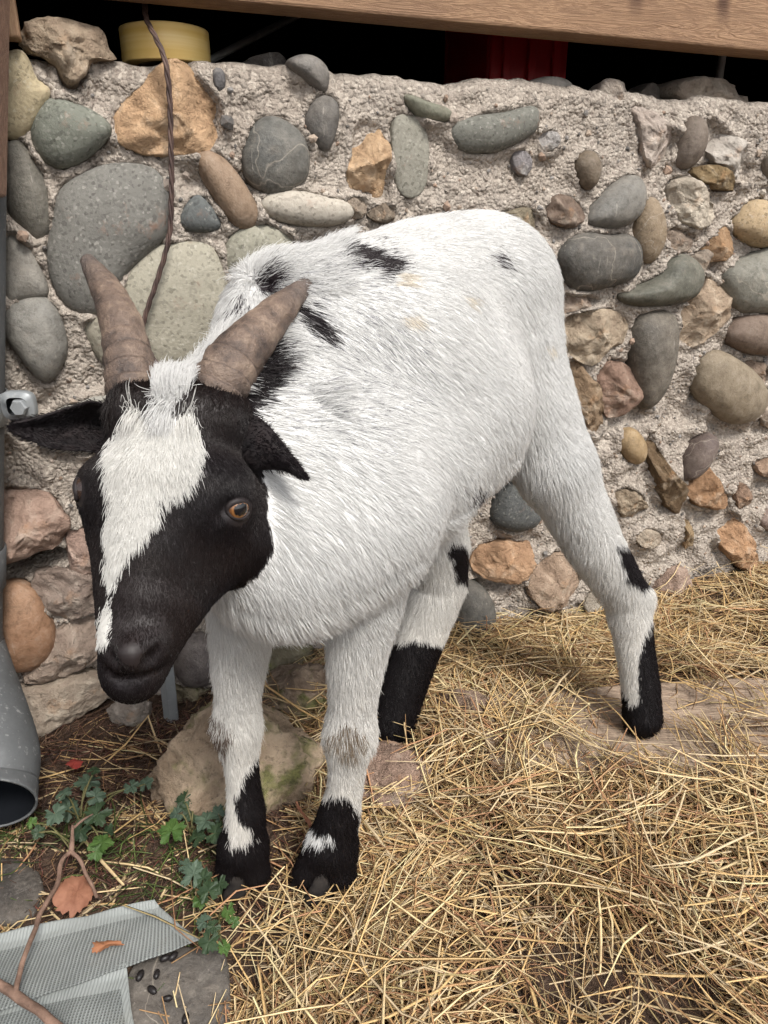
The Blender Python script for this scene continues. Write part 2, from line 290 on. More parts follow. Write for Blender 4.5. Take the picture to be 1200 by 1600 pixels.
# ------------------------------------------------------------------ stone wall
# outlines of the stones, as seen on the wall face: (material, colour, bulge factor, [photo pixels])
GREY, DGREY, LGREY, OLIVE = (0.19, 0.185, 0.17), (0.085, 0.085, 0.082), (0.26, 0.26, 0.235), (0.16, 0.15, 0.115)
TAN, CREAM, ORANGE, PINK, BROWN, PURPLE = (0.42, 0.31, 0.20), (0.52, 0.44, 0.29), (0.60, 0.40, 0.24), (0.44, 0.31, 0.235), (0.27, 0.165, 0.10), (0.15, 0.105, 0.09)
WHITE, MGREY, YTAN = (0.56, 0.51, 0.45), (0.145, 0.145, 0.135), (0.36, 0.27, 0.15)
STONES = [
 ('r', (0.46,0.36,0.26), .8, [(28,78),(32,45),(75,33),(125,35),(160,55),(178,80),(178,92),(140,92),(137,115),(125,135),(105,138),(95,125),(85,92)]),
 ('g', CREAM, .7, [(2,92),(30,80),(45,95),(55,125),(80,140),(75,160),(50,200),(30,214),(0,208)]),
 ('g', (0.19,0.20,0.17), .9, [(55,190),(75,158),(100,160),(140,175),(168,195),(172,210),(150,235),(120,255),(92,262),(65,245),(52,220)]),
 ('r', ORANGE, .55, [(172,190),(195,160),(230,125),(262,92),(285,95),(310,130),(335,155),(345,180),(343,215),(325,238),(260,240),(210,235),(185,215)]),
 ('p', (0.17,0.165,0.145), .7, [(8,235),(25,222),(45,235),(65,275),(78,320),(78,360),(55,372),(35,355),(10,330)]),
 ('g', GREY, .45, [(95,300),(150,268),(200,262),(240,275),(262,320),(258,365),(225,395),(190,430),(165,480),(125,484),(95,455),(78,400),(88,350)]),
 ('p', (0.29,0.20,0.135), .9, [(305,250),(325,236),(355,255),(385,295),(402,335),(385,357),(360,350),(330,305)]),
 ('g', (0.13,0.14,0.14), .8, [(280,345),(295,315),(310,304),(330,325),(347,350),(335,360),(295,360)]),
 ('g', (0.30,0.29,0.235), .5, [(350,400),(365,365),(390,352),(430,356),(455,380),(460,430),(400,455),(365,445)]),
 ('g', (0.36,0.34,0.275), .35, [(190,440),(235,395),(290,385),(335,395),(352,450),(360,500),(340,540),(300,575),(240,590),(205,530)]),
 ('g', (0.27,0.25,0.20), .5, [(130,510),(150,490),(185,500),(200,560),(175,578),(145,550)]),
 ('p', (0.27,0.265,0.245), .6, [(8,370),(28,366),(55,400),(76,448),(70,462),(40,462),(8,480)]),
 ('p', (0.25,0.25,0.235), .75, [(8,486),(35,468),(78,466),(100,510),(105,548),(85,590),(62,592),(30,550),(8,520)]),
 ('p', (0.125,0.13,0.125), .7, [(385,215),(410,185),(440,190),(470,215),(479,245),(475,280),(440,302),(405,298),(380,270)]),
 ('g', (0.47,0.43,0.37), .8, [(405,310),(450,295),(500,308),(540,315),(546,338),(510,355),(450,350),(415,335)]),
 ('r', (0.25,0.2,0.15), .8, [(572,332),(598,316),(615,325),(610,347),(580,345)]),
 ('r', (0.33,0.27,0.21), .5, [(525,325),(552,306),(575,315),(570,338),(545,345)]),
 ('p', (0.11,0.11,0.11), .8, [(472,190),(495,150),(525,160),(527,190),(515,228),(505,235),(485,215)]),
 ('p', (0.17,0.165,0.16), 1.0, [(443,98),(470,86),(495,92),(512,115),(505,148),(482,132)]),
 ('p', (0.12,0.12,0.13), .6, [(332,108),(348,110),(352,132),(345,145),(334,135)]),
 ('r', (0.58,0.40,0.245), .35, [(550,205),(575,190),(600,200),(608,240),(605,275),(612,315),(585,312),(550,297),(540,275),(550,250)]),
 ('g', (0.27,0.26,0.22), .2, [(612,190),(640,182),(662,200),(668,250),(660,300),(628,305),(614,270)]),
 ('p', (0.21,0.22,0.17), 1.0, [(628,152),(640,150),(660,160),(690,168),(700,178),(690,190),(660,188),(640,175)]),
 ('g', (0.17,0.17,0.15), .7, [(705,205),(725,185),(790,178),(825,166),(835,180),(830,205),(800,225),(760,240),(720,235)]),
 ('r', (0.30,0.28,0.28), .4, [(800,240),(815,232),(828,250),(822,275),(805,268)]),
 ('r', (0.40,0.38,0.36), .3, [(842,210),(862,203),(872,225),(855,242),(842,232)]),
 ('p', (0.155,0.12,0.085), 1.0, [(897,250),(912,237),(928,242),(934,268),(925,292),(912,298),(900,280)]),
 ('p', (0.20,0.20,0.19), .8, [(915,340),(935,310),(970,278),(990,277),(1001,300),(997,330),(975,352),(945,355),(920,350)]),
 ('r', (0.23,0.17,0.13), .8, [(848,345),(858,312),(880,303),(912,325),(908,345),(885,357)]),
 ('r', (0.27,0.23,0.16), .9, [(778,345),(790,328),(830,325),(847,345),(830,362),(800,367)]),
 ('p', (0.27,0.205,0.135), .8, [(990,350),(1005,315),(1020,312),(1032,345),(1030,380),(1015,408),(1000,405),(990,385)]),
 ('p', (0.072,0.074,0.072), .85, [(866,400),(890,372),(920,366),(945,372),(975,366),(992,385),(990,420),(970,440),(900,455),(885,440)]),
 ('p', (0.125,0.13,0.108), .85, [(962,460),(990,450),(1020,435),(1040,405),(1060,398),(1085,415),(1090,435),(1075,465),(1040,475),(985,477)]),
 ('p', (0.15,0.12,0.10), .9, [(1060,210),(1072,185),(1090,185),(1096,205),(1092,235),(1075,262),(1052,258)]),
 ('r', (0.53,0.45,0.39), .45, [(985,165),(1010,168),(1030,190),(1055,200),(1055,230),(1030,258),(1005,255),(1002,210)]),
 ('r', WHITE, .6, [(1108,182),(1118,195),(1160,225),(1177,265),(1160,295),(1125,262),(1106,250)]),
 ('r', (0.25,0.18,0.095), 1.1, [(1072,264),(1108,257),(1126,266),(1157,300),(1095,292)]),
 ('p', (0.20,0.17,0.14), .8, [(1186,250),(1200,228),(1222,230),(1222,290),(1195,290)]),
 ('r', (0.60,0.53,0.43), .7, [(1040,285),(1070,275),(1090,290),(1110,330),(1095,355),(1060,350),(1045,320)]),
 ('r', (0.42,0.27,0.155), .8, [(1082,395),(1110,370),(1130,352),(1140,375),(1130,405),(1095,408)]),
 ('g', (0.42,0.32,0.20), .9, [(1142,350),(1165,318),(1190,313),(1215,330),(1215,375),(1180,388),(1150,370)]),
 ('p', (0.215,0.22,0.195), .7, [(1127,430),(1150,410),(1180,395),(1225,380),(1225,482),(1165,488),(1140,480)]),
 ('r', (0.44,0.34,0.245), .7, [(1060,480),(1085,440),(1105,432),(1135,460),(1140,490),(1110,515),(1080,538),(1055,530)]),
 ('p', (0.165,0.115,0.09), .8, [(1127,525),(1150,495),(1180,488),(1225,500),(1225,550),(1160,553)]),
 ('r', (0.46,0.37,0.27), .6, [(872,500),(920,480),(960,485),(982,505),(975,530),(945,550),(912,568),(885,545)]),
 ('p', (0.115,0.105,0.09), .7, [(985,520),(1000,490),(1040,488),(1050,510),(1045,560),(1030,610),(1000,640),(990,600),(983,560)]),
 ('r', (0.33,0.22,0.165), .6, [(930,600),(950,565),(975,562),(990,590),(993,625),(960,652),(940,640)]),
 ('r', (0.33,0.235,0.15), .7, [(885,560),(915,580),(935,620),(940,665),(930,682),(900,650)]),
 ('p', (0.25,0.205,0.145), .65, [(1082,600),(1095,560),(1120,548),(1165,575),(1188,605),(1185,635),(1160,657),(1125,655),(1095,625)]),
 ('p', (0.37,0.26,0.135), .9, [(963,690),(975,668),(992,672),(1004,695),(1000,718),(985,723),(968,708)]),
 ('r', (0.19,0.13,0.075), .8, [(1008,690),(1018,668),(1025,700),(1040,735),(1065,755),(1055,785),(1045,795),(1030,780),(1015,740)]),
 ('p', (0.11,0.08,0.075), 1.2, [(1062,742),(1066,718),(1075,700),(1095,676),(1112,680),(1108,700),(1085,735),(1068,747)]),
 ('r', (0.34,0.205,0.115), .8, [(1062,770),(1075,745),(1095,724),(1115,745),(1120,765),(1140,775),(1130,788),(1085,790)]),
 ('r', (0.35,0.28,0.20), .7, [(953,770),(975,757),(1000,775),(1010,795),(990,812),(965,805)]),
 ('r', (0.43,0.36,0.28), .5, [(988,838),(1005,824),(1028,832),(1030,848),(1005,856)]),
 ('r', (0.46,0.28,0.16), .7, [(1122,800),(1150,800),(1165,840),(1185,885),(1165,894),(1135,872),(1120,840)]),
 ('r', (0.27,0.18,0.125), .8, [(1142,775),(1155,752),(1168,765),(1165,790),(1150,797)]),
 ('r', (0.33,0.24,0.14), .6, [(1066,806),(1076,810),(1081,835),(1076,862),(1069,845)]),
 ('r', (0.42,0.31,0.245), .7, [(1015,925),(1040,890),(1065,882),(1072,915),(1060,955),(1020,955)]),
 ('p', (0.20,0.14,0.125), .8, [(1180,812),(1200,795),(1222,800),(1220,828),(1190,828)]),
 ('r', (0.40,0.28,0.2), .7, [(1178,730),(1198,715),(1222,718),(1220,745),(1190,745)]),
 ('g', (0.10,0.105,0.105), .8, [(768,805),(785,762),(815,742),(838,790),(838,815),(800,828),(775,820)]),
 ('r', (0.50,0.315,0.19), .8, [(737,870),(760,850),(800,845),(828,850),(825,880),(810,905),(760,902),(740,892)]),
 ('r', (0.42,0.31,0.225), .8, [(828,900),(850,870),(885,862),(905,890),(900,920),(870,945),(840,945),(822,925)]),
 ('r', (0.36,0.32,0.26), .7, [(905,950),(925,918),(945,910),(962,940),(968,974),(935,980)]),
 ('p', (0.085,0.088,0.085), .9, [(705,940),(720,910),(750,915),(768,945),(762,990),(735,1015),(708,1000)]),
 ('r', (0.40,0.30,0.24), .6, [(836,372),(850,378),(858,415),(850,442),(840,420)]),
 ('r', (0.47,0.33,0.26), .9, [(-5,770),(45,765),(80,775),(103,800),(105,830),(90,850),(45,860),(-5,878)]),
 ('r', (0.45,0.32,0.26), .7, [(103,850),(110,825),(140,830),(165,870),(160,905),(115,892)]),
 ('p', (0.37,0.21,0.125), .6, [(-5,920),(30,910),(60,930),(75,960),(85,985),(80,1010),(60,1035),(25,1042),(-5,1030)]),
 ('r', (0.33,0.26,0.215), .6, [(48,900),(85,888),(140,890),(175,920),(170,940),(95,970),(68,938)]),
 ('r', (0.42,0.33,0.265), .6, [(60,1010),(100,974),(170,942),(185,1000),(122,1040),(70,1070),(28,1058)]),
 ('r', (0.45,0.37,0.29), .8, [(8,1075),(60,1075),(125,1044),(185,1070),(160,1090),(100,1120),(30,1142),(5,1130)]),
 ('g', (0.33,0.32,0.29), .45, [(58,690),(85,645),(140,620),(210,622),(210,690),(140,706),(90,702)]),
 ('p', (0.17,0.15,0.15), .9, [(270,1030),(285,990),(330,985),(345,1030),(335,1060),(285,1066)]),
 ('m', (0.22,0.19,0.12), .8, [(255,1085),(280,1068),(330,1070),(335,1120),(290,1142),(262,1130)]),
 ('m', (0.18,0.16,0.10), .8, [(405,1035),(430,1010),(500,1008),(515,1050),(480,1078),(420,1080)]),
 ('r', (0.43,0.34,0.27), .5, [(862,455),(890,462),(925,462),(945,476),(905,480),(872,492)]),
 ('r', (0.33,0.25,0.19), .5, [(1150,570),(1180,560),(1205,585),(1200,600),(1185,598)]),
 ('r', (0.38,0.31,0.25), .5, [(1180,640),(1210,620),(1222,660),(1195,672)]),
 ('r', (0.36,0.30,0.24), .4, [(1100,385),(1125,412),(1110,425),(1075,425),(1070,408)]),
 ('r', (0.29,0.23,0.18), .4, [(1035,362),(1058,356),(1078,368),(1075,392),(1045,395)]),
]
def smooth_poly(pts, n, it=2):
    P = np.array(pts, float)
    for _ in range(it):
        Q = np.roll(P, -1, 0); P = np.stack([0.75 * P + 0.25 * Q, 0.25 * P + 0.75 * Q], 1).reshape(-1, 2)
    C = np.vstack([P, P[:1]]); s = np.r_[0, np.cumsum(np.linalg.norm(np.diff(C, axis=0), axis=1))]
    t = np.linspace(0, s[-1], n, endpoint=False)
    R = np.stack([np.interp(t, s, C[:, 0]), np.interp(t, s, C[:, 1])], 1); c = R.mean(0)
    return c + (R - c) * (1.10 if it == 2 else 1.06)
def inside_poly(P, poly):
    x, y = P[..., 0], P[..., 1]; r = np.zeros(x.shape, bool); n = len(poly)
    for i in range(n):
        x0, y0 = poly[i]; x1, y1 = poly[(i + 1) % n]
        if y0 == y1: continue
        r ^= ((y0 > y) != (y1 > y)) & (x < (x1 - x0) * (y - y0) / (y1 - y0) + x0)
    return r
def poly_dist(P, poly):
    d = np.full(P.shape[:-1], 9.0)
    for i in range(len(poly)):
        a = poly[i]; b = poly[(i + 1) % len(poly)] - a
        t = np.clip(((P - a) @ b) / (b @ b + 1e-12), 0, 1)
        d = np.minimum(d, np.linalg.norm(P - a - t[..., None] * b, axis=-1))
    return d

stone_wall = empty('stone_wall', wall_xyz(0.6, 0, 0.0))
tag(stone_wall, 'rubble wall of grey and tan stones set in coarse mortar behind the goat', 'wall')
TOPZ = 0.742
OUT = []           # (outline in u,z metres, material, colour, bulge)
for m, c, b, pts in STONES:
    OUT.append((smooth_poly([on_wall(*p) for p in pts], 56, 2 if m != 'r' else 1), m, c, b))
# stones nobody sees from the front: behind the goat, left of the pipe and further along
def free_spot(c, r):
    for o in OUT:
        cc = o[0].mean(0); rr = np.linalg.norm(o[0] - cc, axis=1).max()
        if np.hypot(*(cc - c)) < (rr + r) * 0.86: return False
    return True
hidden = [tuple(on_wall(px, py)) for px, py in ((560, 480), (660, 560), (740, 450), (480, 640), (580, 660), (700, 680), (780, 600), (560, 800), (640, 850), (420, 720), (430, 880), (330, 700), (270, 780), (230, 880), (330, 880), (540, 930), (240, 960), (800, 700), (480, 560), (620, 740), (380, 600), (520, 400), (830, 680))]
cand = [(h, r) for r in (0.05, 0.036) for h in hidden]
for k in range(500):
    u = rng.uniform(-0.65, -0.06) if k % 2 else rng.uniform(1.30, 2.0)
    cand.append(((u, rng.uniform(0.02, 0.69)), rng.uniform(0.022, 0.065)))
for c0, r in cand:
    c0 = np.array(c0)
    if not free_spot(c0, r): continue
    a = np.linspace(0, 2 * math.pi, 9, endpoint=False); rad = r * rng.uniform(0.75, 1.1, 9); th = rng.uniform(0, 3.1); el = rng.uniform(0.6, 0.95)
    q = np.stack([np.cos(a) * rad, np.sin(a) * rad * el], 1); R = np.array([[math.cos(th), -math.sin(th)], [math.sin(th), math.cos(th)]])
    m = random.choice('pprgr'); col = random.choice([GREY, DGREY, TAN, PINK, BROWN, OLIVE, LGREY, MGREY, YTAN])
    OUT.append((smooth_poly(q @ R.T + c0, 40, 2), m, tuple(np.array(col) * rng.uniform(0.85, 1.15)), rng.uniform(0.5, 0.9)))

def stone_mesh(poly, kind, bulge, seed):
    r_ = np.random.default_rng(seed); c = poly.mean(0); n = len(poly)
    area = 0.5 * abs(np.sum(poly[:, 0] * np.roll(poly[:, 1], -1) - poly[:, 1] * np.roll(poly[:, 0], -1)))
    R = math.sqrt(area / math.pi); H = min(bulge * R * 0.85, 0.034)
    S = [0.001, 0.1, 0.2, 0.3, 0.4, 0.5, 0.59, 0.67, 0.75, 0.82, 0.88, 0.93, 0.965, 0.99, 1.0, 1.0, 0.93, 0.7]
    pw = 2.3 if kind in 'pg' else 3.6
    V = []
    for i, s in enumerate(S):
        q = c + (poly - c) * s
        if i < 14: w = H * (1 - s ** pw) ** (0.5 if kind in 'pg' else 0.42)
        else: w = (0.0, -0.010, -0.022, -0.03)[i - 14]
        V.append(np.column_stack([q, np.full(n, w)]))
    V = np.concatenate(V)                                          # columns u, z, w
    if kind in 'rm':                                               # broken faces: cut by a few tilted planes
        for _ in range(7):
            g = r_.normal(0, 0.38, 2); off = H * r_.uniform(0.78, 1.05) + 0.002
            V[:, 2] = np.minimum(V[:, 2], off + (V[:, :2] - c) @ g)
        amp = 0.0048 if R > 0.025 else 0.0028
        d = (fbm(V + seed, 55, 4, seed % 97, 0.65) - 0.8 * np.abs(fbm(V + 3 * seed, 28, 3, seed % 71, 0.6))) * amp
        V[:, 2] += d; V[:, :2] += (fbm(V + 7 + seed, 60, 3, seed % 89) * amp * 0.8)[:, None] * ((V[:, :2] - c) / (R + 1e-6))
    else:
        V[:, 2] += fbm(V + seed, 22, 2, seed % 97) * 0.0016
        V[:, :2] += (vnoise(V + seed, 30, seed % 31) * 0.0012)[:, None] * ((V[:, :2] - c) / (R + 1e-6))
    F = grid_faces(n, len(S), True).tolist(); F.append(list(range(n))[::-1]); F.append([(len(S) - 1) * n + k for k in range(n)])
    return V, F, c

def make_stone(poly, kind, col, bulge, seed, parent, name='stone', w0=0.0):
    V, F, c = stone_mesh(poly, kind, bulge, seed)
    o = mesh_obj(name, wall_xyz(V[:, 0] - c[0], V[:, 2], V[:, 1] - c[1]) - np.array([W0[0], W0[1], 0]), F, STONEMAT[kind])
    o.location = wall_xyz(c[0], w0, c[1]); o.color = (*col, 1)
    if parent is not None: o.parent = parent; o.matrix_parent_inverse = Matrix.Translation(-parent.location)
    return o
for i, (poly, m, c, b) in enumerate(OUT):
    proud = {'p': 0.004, 'g': 0.003, 'r': 0.006, 'm': 0.006}[m]
    make_stone(poly, m, c, b, 101 + i * 7, stone_wall, w0=proud)

# mortar: one relief sheet for the face that rolls over the top
du = 0.0042
us = np.arange(-0.75, 2.1, du); zs = np.arange(-0.06, TOPZ - 0.012, du)
back = np.r_[np.linspace(0.002, 0.05, 12), np.linspace(0.08, 0.34, 8)]
U, Zz = np.meshgrid(us, np.r_[zs, np.full(len(back), TOPZ)]); Wd = np.zeros_like(U)
PW = np.stack([U, Zz, np.zeros_like(U)], -1)
rub = np.clip((0.46 - Zz) / 0.15, 0, 1)
Wd = 0.004 * fbm(PW, 9, 3, 3) + (0.0030 + 0.003 * rub) * fbm(PW, 38, 3, 8, 0.6) + 0.0018 * vnoise(PW, 150, 4) - 0.016 * rub * np.clip(np.abs(fbm(PW, 15, 3, 83)) - 0.25, 0, 1)
grit = np.abs(vnoise(PW, 95, 21)); Wd += 0.003 * (0.5 - grit)
Wd -= 0.005 * np.clip(vnoise(PW, 75, 55) - 0.42, 0, 1) + 0.007 * np.clip(vnoise(PW, 30, 57) - 0.5, 0, 1)
for poly, m, c, b in OUT:
    lo = poly.min(0) - 0.02; hi = poly.max(0) + 0.02
    j0, j1 = np.searchsorted(us, [lo[0], hi[0]]); i0, i1 = np.searchsorted(zs, [lo[1], hi[1]])
    if j1 <= j0 or i1 <= i0: continue
    Q = np.stack([U[i0:i1, j0:j1], Zz[i0:i1, j0:j1]], -1)
    ins = inside_poly(Q, poly); d = poly_dist(Q, poly)
    sub = Wd[i0:i1, j0:j1]
    nz = vnoise(np.stack([Q[..., 0], Q[..., 1], np.zeros(Q.shape[:2])], -1), 40, 77)
    kd_ = 0.010 if m in 'pg' else 0.0035
    coll = np.where(d < 0.012, (0.0065 + 0.008 * nz) * (1 - d / 0.012), 0)
    sub = np.where(ins, np.where(d > kd_, -0.008, sub + (0.005 + 0.010 * nz) * (1 - d / kd_) - 0.004), sub + coll)
    Wd[i0:i1, j0:j1] = sub
# open joint low down on the left, under the pink block
for px0, py0, rad, dep in ((45, 880, 0.035, 0.05), (70, 872, 0.028, 0.05), (20, 890, 0.03, 0.05), (770, 918, 0.022, 0.025), (745, 915, 0.02, 0.025)):
    cc = on_wall(px0, py0); dd = np.hypot(U - cc[0], (Zz - cc[1]) * 2.2); Wd -= dep * np.clip(1.3 - dd / rad, 0, 1)
lowleft = np.clip((0.42 - Zz) / 0.1, 0, 1) * np.clip((0.10 - U) / 0.05, 0, 1); Wd -= 0.012 * lowleft
nz_ = len(zs)
edge = 0.005 * fbm(np.stack([U[0], 0 * U[0], 0 * U[0]], -1), 14, 4, 61, 0.6)           # uneven top edge
for k, bk in enumerate(back):
    Wd[nz_ + k] = Wd[nz_ - 1] * max(0, 1 - bk / 0.05) - bk
    Zz[nz_ + k] = TOPZ + edge - 0.012 * max(0, 1 - bk / 0.012) ** 2 + 0.003 * vnoise(PW[nz_ + k] + bk, 50, 6)
Zz[:nz_] += np.clip((Zz[:nz_] - TOPZ + 0.06) / 0.06, 0, 1) * edge
mortar = mesh_obj('mortar', wall_xyz(U.ravel(), Wd.ravel(), Zz.ravel()), grid_faces(len(us), len(Zz)), MORTAR)
mortar.parent = stone_wall; mortar.matrix_parent_inverse = Matrix.Translation(-stone_wall.location)

# grit and small chips bedded in the mortar
def chips(n):
    r_ = np.random.default_rng(5); Vs = []; Fs = []; o = 0; cols = []
    pal = np.array([(0.30, 0.25, 0.21), (0.20, 0.19, 0.18), (0.34, 0.27, 0.21), (0.46, 0.41, 0.35), (0.10, 0.095, 0.09), (0.27, 0.19, 0.14)])
    polys = [(q[0], q[0].min(0), q[0].max(0)) for q in OUT]
    ico = np.array([(0, 0, 1), (.9, 0, .3), (.28, .85, .3), (-.72, .53, .3), (-.72, -.53, .3), (.28, -.85, .3), (.72, .53, -.4), (-.28, .85, -.4), (-.9, 0, -.4), (-.28, -.85, -.4), (.72, -.53, -.4)])
    fi = [(0, 1, 2), (0, 2, 3), (0, 3, 4), (0, 4, 5), (0, 5, 1), (1, 6, 2), (2, 7, 3), (3, 8, 4), (4, 9, 5), (5, 10, 1), (2, 6, 7), (3, 7, 8), (4, 8, 9), (5, 9, 10), (1, 10, 6)]
    for _ in range(n):
        u = r_.uniform(-0.1, 1.4); z = r_.uniform(0.0, TOPZ - 0.02); c = np.array([u, z])
        if any((c > l).all() and (c < h).all() and inside_poly(c[None], p)[0] for p, l, h in polys): continue
        j = min(max(int((u - us[0]) / du), 0), len(us) - 1); i = min(max(int((z - zs[0]) / du), 0), nz_ - 1)
        s = 0.0019 * (1 + r_.pareto(3.2)); s = min(s, 0.009); V = ico * r_.uniform(0.7, 1.2, (11, 1)) * s * np.array([1, r_.uniform(0.6, 1), r_.uniform(0.5, 0.9)])
        t = r_.uniform(0, 6.28); R = np.array([[math.cos(t), -math.sin(t)], [math.sin(t), math.cos(t)]]); uv = V[:, :2] @ R.T + c
        Vs.append(wall_xyz(uv[:, 0], V[:, 2] + Wd[i, j] + s * 0.15, uv[:, 1])); Fs += [[q + o for q in f] for f in fi]; o += 11
        cols.append(np.tile(pal[r_.integers(6)] * r_.uniform(0.8, 1.2), (11, 1)))
    M = Mat('grit'); v = M.coord(); n_ = M.noise(v, 260, 4, 0.7)
    G = M.fin(Base_Color=M.mix(M.ramp(n_, [(0.3, 0.6), (0.6, 0.0)]), M.attr('grit'), (0.16, 0.13, 0.11)), Roughness=0.9, Normal=M.bump(n_, 0.6, 0.002))
    ob = mesh_obj('grit', np.concatenate(Vs), Fs, G, stone_wall, smooth=False); set_color_attr(ob.data, 'grit', np.concatenate(cols)); tag(ob, kind='stuff')
chips(3200)

# ------------------------------------------------------------------ goat: one continuous body grown from a distance field
GOAT = []      # (a, b, ra, rb, group, blend, chain id)
def chain(group, k, *pts):
    cid = len(GOAT)
    for p, q in zip(pts[:-1], pts[1:]):
        GOAT.append((at(*p[:3]), at(*q[:3]), p[3] * p[2] / FPX, q[3] * q[2] / FPX, group, k, cid))
def ball(group, k, p): chain(group, k, p, (p[0] + 0.5, p[1], p[2], p[3]))
ball('body', .03, (745, 468, .775, 128)); ball('body', .03, (665, 472, .83, 115))
ball('body', .03, (665, 500, .74, 148)); ball('body', .03, (590, 570, .69, 190))
ball('body', .03, (605, 715, .665, 150)); ball('body', .03, (690, 640, .71, 140))
ball('body', .03, (500, 755, .60, 178)); ball('body', .03, (455, 850, .575, 140))
ball('body', .03, (570, 800, .58, 110)); ball('body', .03, (500, 560, .63, 140)); ball('body', .03, (435, 500, .62, 85))
chain('neck', .03, (450, 600, .61, 120), (335, 690, .53, 100)); ball('neck', .03, (400, 800, .55, 110))
chain('fl', .012, (585, 830, .585, 72), (568, 940, .612, 58), (556, 1030, .632, 42), (551, 1100, .65, 33), (547, 1148, .66, 39), (543, 1190, .670, 28), (539, 1232, .68, 25), (531, 1268, .69, 30), (518, 1320, .703, 36))
chain('fl', .008, (512, 1318, .703, 30), (484, 1362, .708, 24)); chain('fl', .008, (526, 1318, .703, 30), (530, 1366, .708, 25))
chain('fr', .018, (385, 900, .60, 60), (373, 1040, .64, 39), (371, 1092, .652, 31), (370, 1132, .664, 36), (375, 1178, .674, 26), (380, 1222, .682, 23), (384, 1268, .69, 28), (380, 1320, .703, 33))
chain('fr', .008, (372, 1318, .703, 27), (360, 1364, .708, 22)); chain('fr', .008, (388, 1318, .703, 27), (398, 1364, .708, 22))
chain('hl', .025, (785, 560, .78, 92), (866, 728, .80, 56)); chain('hl', .018, (866, 728, .80, 56), (926, 848, .83, 42), (978, 932, .87, 33), (990, 1000, .88, 28), (1001, 1070, .885, 27), (1004, 1120, .889, 28))
chain('hr', .025, (640, 560, .86, 90), (640, 740, .84, 75)); chain('hr', .018, (640, 740, .84, 75), (680, 850, .87, 50), (688, 910, .89, 39), (662, 985, .895, 36), (635, 1060, .90, 34), (613, 1132, .905, 33))
ball('hl', .015, (1000, 935, .87, 16))
chain('tail', .02, (800, 440, .86, 30), (830, 470, .90, 18))
# head
ball('head', .02, (278, 690, .50, 100)); ball('head', .012, (343, 776, .476, 60)); ball('head', .012, (172, 766, .476, 50))
chain('head', .02, (258, 775, .48, 102), (230, 930, .46, 66), (208, 1020, .45, 48))
chain('head', .02, (335, 840, .50, 72), (276, 938, .475, 45), (212, 1046, .458, 35))
chain('head', .02, (192, 840, .49, 48), (196, 960, .465, 33))
chain('head', .010, (182, 1008, .436, 24), (205, 1022, .430, 28), (234, 1012, .437, 27))
ball('head', .012, (205, 1058, .452, 36))
chain('head', .01, (285, 640, .475, 40), (345, 655, .485, 42)); ball('head', .01, (205, 640, .475, 38))
H = 0.003
lo = np.array([-0.30, 0.33, -0.01]); hi = np.array([0.42, 1.02, 0.64])
dim = np.ceil((hi - lo) / H).astype(int)
sdf = np.full(dim, 0.08, np.float32)
axs = [lo[i] + H * np.arange(dim[i]) for i in range(3)]
def capd(Pt, a, b, ra, rb):
    ab = b - a; t = np.clip(((Pt - a) @ ab) / (ab @ ab), 0, 1)
    return np.linalg.norm(Pt - a - t[..., None] * ab, axis=-1) - (ra + (rb - ra) * t)
def sub_box(a, b, r):
    l = np.clip(np.floor((np.minimum(a, b) - r - lo) / H).astype(int), 0, dim); h = np.clip(np.ceil((np.maximum(a, b) + r - lo) / H).astype(int) + 1, 0, dim)
    s = tuple(slice(l[i], h[i]) for i in range(3))
    G = np.stack(np.meshgrid(*[axs[i][s[i]] for i in range(3)], indexing='ij'), -1).astype(np.float32)
    return s, G
for cid in sorted({q[6] for q in GOAT}):
    seg = [q for q in GOAT if q[6] == cid]; k = seg[0][5]
    pts = np.array([q[0] for q in seg] + [q[1] for q in seg]); rm = max(max(q[2], q[3]) for q in seg)
    s, G = sub_box(pts.min(0), pts.max(0), rm + 0.045)
    d = None
    for q in seg:
        e = capd(G, q[0].astype(np.float32), q[1].astype(np.float32), q[2], q[3])
        if d is None: d = e
        else:
            h = np.maximum(0.006 - np.abs(d - e), 0) / 0.006; d = np.minimum(d, e) - h * h * 0.0004
    o = sdf[s]; h = np.maximum(k - np.abs(o - d), 0) / k
    sdf[s] = np.minimum(o, d) - h * h * k * 0.25
def surf(px, py, inset=0.0):
    """point of the goat's surface seen at a photo pixel"""
    ds = np.arange(0.36, 1.2, 0.0006); R = np.array([at(px, py, q) for q in ds]); i = np.clip(((R - lo) / H).round().astype(int), 0, dim - 1)
    v = sdf[tuple(i.T)]; k = np.argmax(v < 0); return at(px, py, ds[k] + inset)
NOSTRIL = [((228, 1034), (240, 1029), .0030, .0046), ((240, 1029), (252, 1014), .0046, .0026), ((176, 1030), (166, 1016), .0036, .0024)]
MOUTH = [((168, 1046), (188, 1062), .0014, .0020), ((188, 1062), (215, 1058), .0020, .0018), ((215, 1058), (262, 1042), .0018, .0012), ((262, 1042), (292, 1015), .0012, .0008), ((196, 1036), (190, 1060), .0013, .0015)]
CUT = [(surf(*a), surf(*b), ra, rb) for a, b, ra, rb in NOSTRIL + MOUTH]
NOSEPAD = surf(205, 1022)
EYEPOS = [surf(367, 792, 0.0072), surf(136, 764, 0.0115)]
SOCKET = [(surf(360, 794, -0.0025), surf(374, 791, -0.0025), .0062, .0062), (surf(346, 806), surf(338, 812, -0.0005), .0025, .0015)]
for a, b, ra, rb in CUT + SOCKET:
    s, G = sub_box(a, b, ra + 0.02); d = -capd(G, a, b, ra, rb); o = sdf[s]; k = 0.004
    h = np.maximum(k - np.abs(o - d), 0) / k; sdf[s] = np.maximum(o, d) + h * h * k * 0.25
